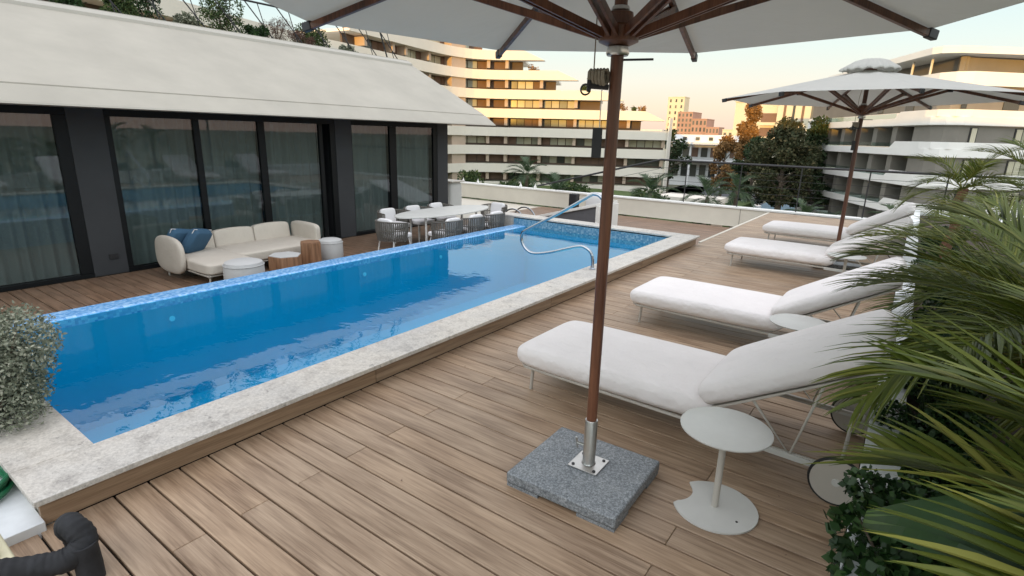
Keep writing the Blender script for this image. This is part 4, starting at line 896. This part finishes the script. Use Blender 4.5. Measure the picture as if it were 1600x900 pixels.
for i, (e, z) in enumerate(zip(ends, ztop)):
    s0 = 0
    s0 = [S[s_of((-63.0, 50.5))], 0, 0, 0, 0, 0, 0, 0][i]
    b = MB(); pts = sub(s0, e)
    b.ribbon(pts, 0, .25, z-1.55, z); fbb(b, 'balcony_band', 'band')
    b = MB(); b.ribbon(sub(s0, e, .26), 0, 10, z-1.55, z-1.2); fbb(b, 'floor_slab', 'band')
    if i < 4:   # sloping end of the parapet
        p0, p1 = at_s(e), at_s(min(SE-.01, e+5)); d = Vector((p1[0]-p0[0], p1[1]-p0[1], 0)).normalized(); n_ = Vector((-d.y, d.x, 0)); a = Vector((p0[0], p0[1], 0)); Lq = 3.6
        b = MB(); b.add([a+Vector((0, 0, z)), a+Vector((0, 0, z-1.55)), a+d*Lq+Vector((0, 0, z-1.55)), a+n_*2+Vector((0, 0, z)), a+n_*2+Vector((0, 0, z-1.55)), a+d*Lq+n_*2+Vector((0, 0, z-1.55))],
                       [(0, 1, 2), (3, 5, 4), (0, 2, 5, 3), (1, 4, 5, 2), (0, 3, 4, 1)]); fbb(b, 'sloping_end', 'band')
    # storey below this band : back wall, columns, windows
    zb, zt = z-3.2, z-1.56
    if i == 7: zb = -10
    ee = ends[i+1] if i+1 < 8 else SE
    ee = min(ee, e+3)
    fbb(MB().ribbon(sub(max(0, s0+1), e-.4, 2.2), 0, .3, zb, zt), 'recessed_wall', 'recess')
    cols = []
    s = SE-.9; tog = [6.2, 3.1, 6.2, 6.2]; k = 0
    while s > 20:
        if s < e-.2 and s > s0+1: cols.append(s)
        s -= tog[k % 4]; k += 1
    for c in cols:
        p = at_s(c, .5); q = at_s(c+.55, .5); p2 = at_s(c, 2.2); q2 = at_s(c+.55, 2.2)
        fbb(MB().prism([p, q, q2, p2], zb+.35, zt), 'column', 'beige_col')
    cols = sorted(cols)
    for c0, c1 in zip(cols[:-1], cols[1:]):
        wdt = c1-c0-.55
        if wdt < 3: kinds = ['brown_panel']
        else: kinds = frg.choice([['curt_win']*4, ['brown_panel', 'curt_win', 'curt_win', 'curt_win'], ['dark_win', 'curt_win', 'curt_win', 'brown_panel'], ['dark_win', 'dark_win', 'brown_panel', 'brown_panel']]) if i < 5 else frg.choice([['dark_win']*4, ['dark_win', 'curt_win', 'dark_win', 'curt_win'], ['brown_panel']*4, ['dark_win', 'dark_win', 'brown_panel', 'dark_win']])
        nn = len(kinds)
        for q, kd in enumerate(kinds):
            a0 = c0+.65+wdt*q/nn+.06; a1 = c0+.65+wdt*(q+1)/nn-.08
            pts = [at_s(a0, 2.19), at_s(a1, 2.19), at_s(a1, 2.08), at_s(a0, 2.08)]
            fbb(MB().prism(pts, zb+.36, zt-.12), 'window' if 'win' in kd else 'door_panel', kd)
# cylinder stair shaft
s_sh = S[s_of((-66.0, 76.5))]
fbb(MB().ribbon(sub(s_sh-2.4, s_sh+.6, .3, 8), 0, 1.8, -7, 18.6), 'stair_shaft', 'beige_col')
# penthouse storey on top
SP = S[s_of((-65.0, 61))]
fbb(MB().ribbon(sub(SP, ends[0]-7, 2.5), 0, 8, 15.0, 18.2), 'penthouse_wall', 'brown_panel')
b = MB()
fbb(MB().ribbon(sub(SP-1, ends[0]-5, 1.0), 0, 10, 18.2, 18.6), 'roof_slab', 'band')
cols = [s for s in np.arange(SP+1, ends[0]-8, 5.0)]
for c in cols:
    pts = [at_s(c, 2.48), at_s(c+2.2, 2.48), at_s(c+2.2, 2.4), at_s(c, 2.4)]; fbb(MB().prism(pts, 15.2, 18.0), 'window', 'curt_win')
# pergola on third level
p = at_s(SE-14.5, 2); p2 = at_s(SE-10.5, 2)
fbb(MB().bar((*p, 11.6), (*p2, 11.0), .25, .2).bar((*p2, 11.0), (*p2, 7.9), .15, .15), 'pergola', 'black')
# chimney-like white fin at the right end
q0 = at_s(SE-.02, -.2); fbb(MB().box(q0[0]+.02, q0[0]+.25, q0[1]-.3, q0[1]+1, -10, 5.2), 'end_fin', 'band')
# rooftop plants of that building
for i, (s, z, r) in enumerate(((SE-30, 14.6, .8), (SE-24, 12.7, 1.1), (SE-15, 9.6, .9), (SE-8, 6.4, .9), (SE-6, 6.4, .6), (SE-4.5, 6.2, .8))):
    p = at_s(s, 3)
    bush('balcony_plant', ['potted shrub at the top right corner of the stepped building', 'dry shrub on the second terrace of the stepped building', 'shrub on the third terrace of the stepped building', 'rounded plant on the lowest lit roof terrace, left of three', 'small rounded plant on the lowest lit roof terrace, middle of three', 'reddish plant on the lowest lit roof terrace, right of three'][i], (*p, z-.4), r, r, r*.9, 'tree_orange' if i % 2 else 'garden', 260, .35, 300+i, 'plants on the stepped terraces', 6)

# ---------------- right hand building
rc = [(-15.6, 101), (-13.0, 96.5), (-9.2, 89.6), (-5.2, 82.4), (-1.4, 75.6), (0.2, 73.2), (2.4, 72.9), (5, 75.2), (9.4, 79.2), (22, 90)]
rc2 = [(p.x, p.y) for p in smooth_path([(a, b, 0) for a, b in rc], 5)]
rbld = thing('grey_apartment_building', 'taupe apartment building with white balcony bands and jutting flat roof on the right', 'building', (0, 76, -10))
def rbb(mb, name, m, parent=rbld, **k): return mb.build(name, m, parent, loc=(0, -76, 10), **k)
cv, S_old = rc2, S
S = [0]
for i in range(1, len(cv)): S.append(S[-1]+math.hypot(cv[i][0]-cv[i-1][0], cv[i][1]-cv[i-1][1]))
RE = S[-1]
sC = S[s_of((-1.4, 75.6))]
levels = [(3.85, 5.35), (0.65, 2.15), (-2.55, -1.05), (-5.75, -4.25), (-8.9, -7.5)]
for i, (zb, zt) in enumerate(levels):
    notch0, notch1 = sC*.18, sC*.86
    rbb(MB().ribbon(sub(0, RE), 0, .3, zb, zb+.8), 'balcony_band', 'band_r')
    rbb(MB().ribbon(sub(0, notch0), .02, .28, zb+.8, zt), 'raised_parapet', 'band_r')
    rbb(MB().ribbon(sub(notch1+1.0, RE), .02, .28, zb+.8, zt), 'raised_parapet', 'band_r')
    for (a, c, h0, h1) in ((notch0, notch0+1.0, 1, 0), (notch1, notch1+1.0, 0, 1)):
        p, q = at_s(a, .02), at_s(c, .02); p2, q2 = at_s(a, .28), at_s(c, .28)
        vs = [(*p, zb+.8), (*q, zb+.8), (*(p if h0 else q), zt), (*p2, zb+.8), (*q2, zb+.8), (*(p2 if h0 else q2), zt)]
        rbb(MB().add(vs, [(0, 1, 2), (3, 5, 4), (0, 2, 5, 3), (1, 4, 5, 2), (0, 3, 4, 1)]), 'parapet_ramp', 'band_r')
    rbb(MB().ribbon(sub(notch0+.9, notch1), .14, .16, zb+.8, zt-.15), 'balcony_glass', 'rail_glass')
    rbb(MB().ribbon(sub(0, RE, .31), 0, 8, zb-.05, zb+.25), 'floor_slab', 'band_r')
    # storey under this band
    z0 = zb-1.72; z1 = zb-.06
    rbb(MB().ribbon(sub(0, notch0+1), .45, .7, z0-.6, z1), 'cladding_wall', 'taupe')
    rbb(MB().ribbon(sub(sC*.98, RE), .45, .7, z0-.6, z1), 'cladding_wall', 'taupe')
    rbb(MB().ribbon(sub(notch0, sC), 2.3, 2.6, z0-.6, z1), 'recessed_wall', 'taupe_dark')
    for j in range(5):
        a = notch0+1.4+j*(sC*.98-notch0-1.4)/5
        pts = [at_s(a, .5), at_s(a+1.0, .5), at_s(a+1.0, 2.3), at_s(a, 2.3)]; rbb(MB().prism(pts, z0-.6, z1), 'partition', 'taupe')
    for a, wd_ in ((notch0*.3, .8), (notch0*.75, .6)):
        pts = [at_s(a, .40), at_s(a+wd_, .40), at_s(a+wd_, .46), at_s(a, .46)]; rbb(MB().prism(pts, z0, z1-.1), 'window', 'dark_win')
    for a, wd_, pn in ((sC+7.0, .7, 1), (sC+12.2, 2.2, 3), (sC+19, 2, 2)):
        if a+wd_ > RE: continue
        pts = [at_s(a-.1, .38), at_s(a+wd_+.1, .38), at_s(a+wd_+.1, .449), at_s(a-.1, .449)]; fo_ = rbb(MB().prism(pts, z0-.2, z1-.15), 'window_frame', 'black')
        for q in range(pn):
            a0 = a+wd_*q/pn+.05; a1 = a+wd_*(q+1)/pn-.05; pts = [at_s(a0, .33), at_s(a1, .33), at_s(a1, .379), at_s(a0, .379)]
            pane = MB().prism(pts, z0-.12, z1-.23).build('window_pane', 'curt_win', fo_)
# storey between band A and penthouse band
rbb(MB().ribbon(sub(0, RE), .45, .7, 5.3, 7.6), 'upper_wall', 'taupe')
for a, wd_ in ((sC+5.2, .6), (sC+10, 1.8), (sC-3, 1.6), (sC-9, 1.2)):
    pts = [at_s(a, .38), at_s(a+wd_, .38), at_s(a+wd_, .449), at_s(a, .449)]; rbb(MB().prism(pts, 5.4, 7.3), 'window', 'dark_win')
rbb(MB().ribbon(sub(6, RE), 0, .3, 7.6, 8.9), 'balcony_band', 'band_r'); rbb(MB().ribbon(sub(6, RE, .31), 0, 8, 7.6, 7.9), 'floor_slab', 'band_r')
rbb(MB().ribbon(sub(8, RE), 3.0, 3.3, 8.9, 10.65), 'penthouse_wall', 'taupe')
rbb(MB().prism([(-13.6, 99), (-1.1, 73.6), (-.3, 73.0), (1.2, 73.4), (24, 91), (18, 100), (-6, 104)], 10.7, 11.35), 'roof_slab', 'band_r')
for s in (sC-4, sC-.5, sC+13, sC+15): p = at_s(s, .8); rbb(MB().tube([(*p, 8.9), (*p, 10.7)], .12, 6), 'roof_post', 'cap')
cv, S = [(p.x, p.y) for p in smooth_path([(v.x, v.y, 0) for v in curve], 6)], S_old

# ---------------- other buildings
def block(name, label, x0, x1, y0, y1, z1, m, floors=0, cols=0, winm='dark_win', cat='building', group=None, ww=.5, wh=.6, z0=-10):
    t = thing(name, label, cat, ((x0+x1)/2, (y0+y1)/2, z0), 0, group); ox, oy = (x0+x1)/2, (y0+y1)/2
    MB().box(x0-ox, x1-ox, y0-oy, y1-oy, 0, z1-z0).build('wall', m, t)
    MB().box(x0-ox-.2, x1-ox+.2, y0-oy-.2, y1-oy+.2, z1-z0, z1-z0+(z1-z0)*.015+.15).build('roof', m, t)
    fh = (z1-z0)/max(1, floors); cw = (x1-x0)/max(1, cols); me = None
    for i in range(floors):
        for j in range(cols):
            cx = x0-ox+cw*(j+.5); cz = fh*(i+.5)
            if me is None: me = MB().box(-cw*ww/2, cw*ww/2, -.06, .04, -fh*wh/2, fh*wh/2).mesh('window', winm)
            o = bpy.data.objects.new('window', me); COL.objects.link(o); o.parent = t; o.location = (cx, y0-oy, cz)
    return t
block('tower', 'tall pale tower with twin shafts on the skyline', -219, -202, 568, 582, 42, 'yellow_block', 9, 3, 'dark_win', 'tower', None, .3, .5)
block('tower_block', 'pinkish tower block right of the tall pale tower', -190, -176, 520, 545, 25.5, 'pink_block', 8, 4, 'dark_win', 'tower block', 'pinkish blocks on the skyline')
block('tower_block', 'middle pinkish block stepping down towards the right', -175.8, -162, 518, 540, 19.5, 'pink_block', 5, 4, 'dark_win', 'tower block', 'pinkish blocks on the skyline')
block('tower_block', 'lowest pinkish block at the right of the skyline group', -161.8, -150, 516, 532, 12.5, 'pink_block', 4, 4, 'dark_win', 'tower block', 'pinkish blocks on the skyline')
yb = block('cream_block', 'cream apartment block with tall vertical windows behind the big dark trees', -33.5, -19.5, 166, 182, 12.6, 'yellow_block', 0, 0)
for j in range(6):
    MB().box(-5.5+j*2.2, -4.9+j*2.2, -8.08, -7.96, 11, 21.6).build('tall_window', 'dark_win' if j % 2 else 'brown_panel', yb)
yb2 = block('cream_block_annex', 'cream and brown annex with balconies left of the vertical windows', -45, -33.7, 168, 182, 12.2, 'yellow_block', 0, 0)
for i in range(3):
    MB().box(1.5, 5.4, -7.08, -6.9, 9.2+i*3.8, 11.6+i*3.8).build('balcony_recess', 'brown_panel', yb2); MB().box(1.4, 5.5, -8.0, -6.95, 8.4+i*3.8, 9.2+i*3.8).build('balcony', 'yellow_block', yb2)
lrg = random.Random(5)
lows = [(-150, -128, 360, 2), (-127, -112, 350, 4.6), (-111, -98, 340, 2.4), (-97, -86, 330, 3.8), (-85, -70, 322, 2.2), (-122, -104, 280, 1.4), (-100, -84, 270, 2.4), (-82, -66, 262, 1.2), (-64, -52, 255, 2.8), (-210, -188, 480, 9), (-128, -112, 450, 9.5), (-108, -90, 440, 7.5), (-86, -66, 430, 6)]
descr = ['cream', 'ochre', 'pale', 'orange', 'sand coloured']
for i, (a, c, y, z) in enumerate(lows):
    block('low_house', '%s low house in the sunlit town %s' % (descr[i % 5], ['far left', 'left of centre', 'in the middle', 'right of centre', 'at the right', 'in the front row left', 'in the front row middle', 'in the front row right', 'beside the orange tree', 'below the tall tower', 'below the pinkish blocks', 'right of the pinkish blocks', 'farthest right on the skyline'][i]),
          a, c, y, y+12, z, ['yellow_block', 'pink_block', 'yellow_block', 'pink_block', 'villa'][i % 5], 2, 4, 'dark_win', 'house', 'low houses of the town')
for i in range(12):
    x = -190+i*14+lrg.uniform(-4, 4); y = 300+lrg.uniform(-40, 60)
    bush('town_tree', 'distant tree between the town houses, number of the row read from the left: %s' % ['first', 'second', 'third', 'fourth', 'fifth', 'sixth', 'seventh', 'eighth', 'ninth', 'tenth', 'eleventh', 'last'][i], (x*.62-20, y, -10), 4, 4, 6.5, 'tree_orange' if i % 3 else 'tree_dark', 300, 1.6, 400+i, 'distant trees of the town', 6, .6, 'tree')
# villa
vl = thing('white_villa', 'white flat roofed villa with wide terrace roof between the two apartment buildings', 'house', (-46, 144, -10))
def vbx(a, c, y0, y1, z0, z1, name, m): return MB().box(a+46, c+46, y0-144, y1-144, z0+10, z1+10).build(name, m, vl)
vbx(-54, -37, 146, 158, -10, .6, 'wall', 'villa'); vbx(-58, -36, 141, 160, .61, 1.1, 'roof', 'villa'); vbx(-56, -36, 142, 158, -3.6, -3.1, 'terrace_slab', 'villa'); vbx(-55, -39, 148, 157, 1.11, 3.0, 'upper_storey', 'villa')
for j in range(7): vbx(-53.4+j*2.4, -51.8+j*2.4, 145.8, 146.05, -2.5, -.2, 'window', 'dark_win' if j % 2 else 'brown_panel')
for j in range(7): vbx(-53.4+j*2.4, -51.8+j*2.4, 145.8, 146.05, -7.5, -4.5, 'window', 'dark_win')
for j in range(4): vbx(-52+j*3.4, -51+j*3.4, 147.8, 148.05, 1.6, 2.4, 'roof_window', 'dark_win')
for x in (-55.5, -48, -41, -37): vbx(x, x+.4, 142.2, 142.6, -10, .6, 'post', 'villa')
vh = block('small_white_house', 'small white house at the end of the road below the villa', -44, -37.5, 172, 180, -2.2, 'villa', 2, 3)
# carport / garden pavilion roofs
gp = thing('garden_pavilion', 'low beige garden pavilion with dark opening between the garden palms', 'pavilion', (-21.5, 66, -10))
MB().box(-3.6, 3.6, -2, 3, 4.6, 5.2).build('roof', 'band', gp); MB().box(-3.3, -2.9, -1.8, 2.8, 0, 4.59).box(2.9, 3.3, -1.8, 2.8, 0, 4.59).build('side_wall', 'beige_col', gp); MB().box(-2.9, 2.9, 2.4, 2.8, 0, 4.59).build('rear_wall', 'recess', gp)

# unseen block added behind the camera, sized to keep the terrace in shade
occ_ = thing('shade_block', 'long unseen block added behind the viewpoint to shade the terrace', 'building', (0, -48, -10))
MB().box(-110, 120, -8, 6, 0, 20.6).build('wall', 'taupe', occ_)
for z in (3, 6.2, 9.4, 12.6, 15.8, 19.0): MB().box(-110, 120, 6.01, 7.2, z, z+1.3).build('balcony_band', 'band', occ_)

# ------------------------------------------------------------------ cars
def car(label, loc, rz, dark=False):
    t = thing('parked_car', label, 'car', loc, rz, 'white cars parked by the road')
    body = [(-2.2, .35), (-2.2, .8), (-2.05, .95), (-1.2, 1.02), (-.5, 1.05), (1.5, 1.0), (2.1, .85), (2.2, .5), (2.2, .32)]
    MB().prism_y(body, -.88, .88).build('body', 'car_paint', t, bevel=.08, seg=2)
    MB().prism_y([(-1.9, .96), (-1.45, 1.45), (-1.2, 1.5), (.3, 1.48), (1.2, 1.0)], -.74, .74).build('windows', 'car_glass', t, bevel=.04)
    MB().prism_y([(-1.4, 1.475), (-1.2, 1.53), (.25, 1.51), (.35, 1.475)], -.68, .68).build('roof', 'car_paint', t, bevel=.02)
    for x in (-1.4, 1.35):
        for y in (-.9, .9):
            wl = MB().lathe([(.32, -.1), (.32, .1)], 18); wl.v = [(x+v[0], y*.92+v[2], .32+v[1]) for v in wl.v]; o = wl.build('wheel', 'tyre', t)
            wl = MB().lathe([(.2, -.11), (.2, .11)], 14); wl.v = [(x+v[0], y*.92+v[2], .32+v[1]) for v in wl.v]; wl.build('rim', 'steel', o)
    for y in (-.6, .6): MB().box(2.12, 2.22, y-.2, y+.2, .62, .78).build('headlight', 'cap', t, bevel=.02)
car('white parked car on the left of the pair by the road', (-27.8, 103, -9.94), R(-35))
car('white parked car on the right of the pair, its dark windows to the viewer', (-23.6, 103.5, -9.94), R(-8))

# ------------------------------------------------------------------ trees
def tree(name, label, loc, h, r, m, n, leaf, seed, group, nb=34, low=.25, shape='cone'):
    rg = random.Random(seed); t = thing(name, label, 'tree', loc, 0, group)
    blobs = []
    for k in range(nb):
        f = rg.random(); z = h*(low+(1-low)*f); w_ = (1-f*.85)*(.75+.25*math.sin(f*9)) if shape == 'cone' else math.sin(PI*min(1, f*.8+.17))
        a = rg.uniform(0, 6.28); q = w_*r*rg.uniform(.35, .95); blobs.append(((q*math.cos(a), q*math.sin(a), z), r*rg.uniform(.16, .30)))
    cr_dark = MB(); leaf_quads(cr_dark, cloud_pts(n, blobs, rg), leaf, rg, .2, .6); cr_dark.build('crown', m, t)
    tk = MB(); tk.tube([(0, 0, 0), (.1, .1, h*.3), (0, .1, h*.6), (0, 0, h*.93)], [r*.085, r*.07, r*.045, .03], 9)
    for c, q in blobs[::2]: tk.tube([(0, 0, c[2]*.75), (c[0]*.6, c[1]*.6, c[2]*.92), c], [r*.03, r*.02, r*.008], 5)
    tk.build('trunk', 'bark', t); return t
G = 'large trees by the road'
tree('pine_tree', 'tall dark brownish green tree in the middle of the clump, with its bare lower trunk', (-15.6, 86, -10), 14.0, 4.9, 'tree_brown', 15000, .42, 61, G, 52, .28, 'round')
tree('pine_tree', 'dark green tree on the left of the clump by the road', (-20.9, 92, -10), 12.0, 3.7, 'tree_dark', 9000, .42, 62, G, 40, .22, 'round')
tree('pine_tree', 'very dark tree between the clump and the grey building', (-13.2, 94, -10), 14.6, 4.2, 'tree_dark', 9000, .42, 63, G, 40, .2)
tree('pine_tree', 'dark tree at the back of the clump', (-17.5, 98, -10), 13.2, 4.0, 'tree_dark', 8000, .42, 64, G, 40, .2)
tree('sunlit_tree', 'orange sunlit tree left of the dark clump', (-27.0, 112, -10), 17.6, 4.6, 'tree_orange', 11000, .5, 65, G, 40, .2)
tree('sunlit_tree', 'smaller orange tree below the tall orange one', (-32.5, 118, -10), 12.5, 3.6, 'tree_orange', 5000, .5, 66, G, 30, .2, 'round')
tree('round_tree', 'round dark tree beside the right end of the stepped building', (-44, 118, -10), 13.2, 4, 'tree_dark', 3500, .5, 67, G, 22, .3, 'round')
tree('street_tree', 'small dark palm like tree at the bend of the road', (-33, 140, -10), 11, 3, 'tree_dark', 2500, .5, 68, G, 20, .4, 'round')
# garden palms
GP = 'garden palms below the terrace'
gpos = [(-22.6, 56, 6.2, 3.1, 'feathery garden palm below the stepped building, right of the big parasol pole'), (-17.2, 58, 6.0, 3.0, 'garden palm above the parapet beside the pavilion'), (-15.4, 62, 6.6, 2.6, 'slender garden palm left of the road'),
        (-6.9, 50, 5.8, 2.0, 'small garden palm in front of the grey building'), (-5.0, 47.5, 5.4, 1.9, 'garden palm at the foot of the grey building beside the far parasol pole'), (-38.5, 56, 6.6, 3.0, 'wide garden palm in front of the stepped building'), (-30.5, 50, 5.4, 2.6, 'garden palm left of the big parasol pole'),
        (-.6, 40, 7.2, 1.7, 'garden palm seen above the backrests of the far loungers')]
for i, (x, y, th_, fl_, lab) in enumerate(gpos):
    palm(lab, (x, y, -10 if x > -25 else -7.5), th_ if x > -25 else th_-2, 16, fl_, fl_*.36, .09, 80+i, 22, 'palm_leaf_far', GP, .22, 80, -20, name='garden_palm', ns=3, trunk_m='bark')
hd = [(-52, 62, -7, 5, 3.0), (-46, 64, -7, 4.5, 2.6), (-42, 58, -7, 4, 2.2), (-35, 62, -7, 4.5, 2.6), (-28, 58, -7.5, 3.5, 2.4), (-25.5, 62, -7.5, 3.5, 2.8), (-19.6, 62, -10, 3, 4.0), (-12.4, 66, -10, 3.2, 2.6), (-9.5, 60, -10, 3.0, 2.4), (-57, 55, -7, 5, 3.2), (-4.5, 56, -10, 3.5, 2.2), (-49, 50, -7, 4, 2.0), (-36, 46, -7, 4, 1.8)]
names_ = ['under the left end of the stepped building', 'under the brown ground floor panels', 'left of the wide garden palm', 'right of the wide garden palm', 'yellowish and left of the big parasol pole', 'just right of the big parasol pole', 'between the two garden palms over the parapet', 'by the road below the big trees', 'in front of the grey building', 'nearest the house corner', 'below the far parasol', 'low by the house corner', 'low under the raking rail']
for i, (x, y, z, r, h) in enumerate(hd):
    bush('garden_shrub', 'green garden shrub '+names_[i], (x, y, z), r, r*.8, h*.62, 'garden', 1700, .42, 500+i, 'shrubs in the garden below', 14, .55)

bpy.context.view_layer.update()
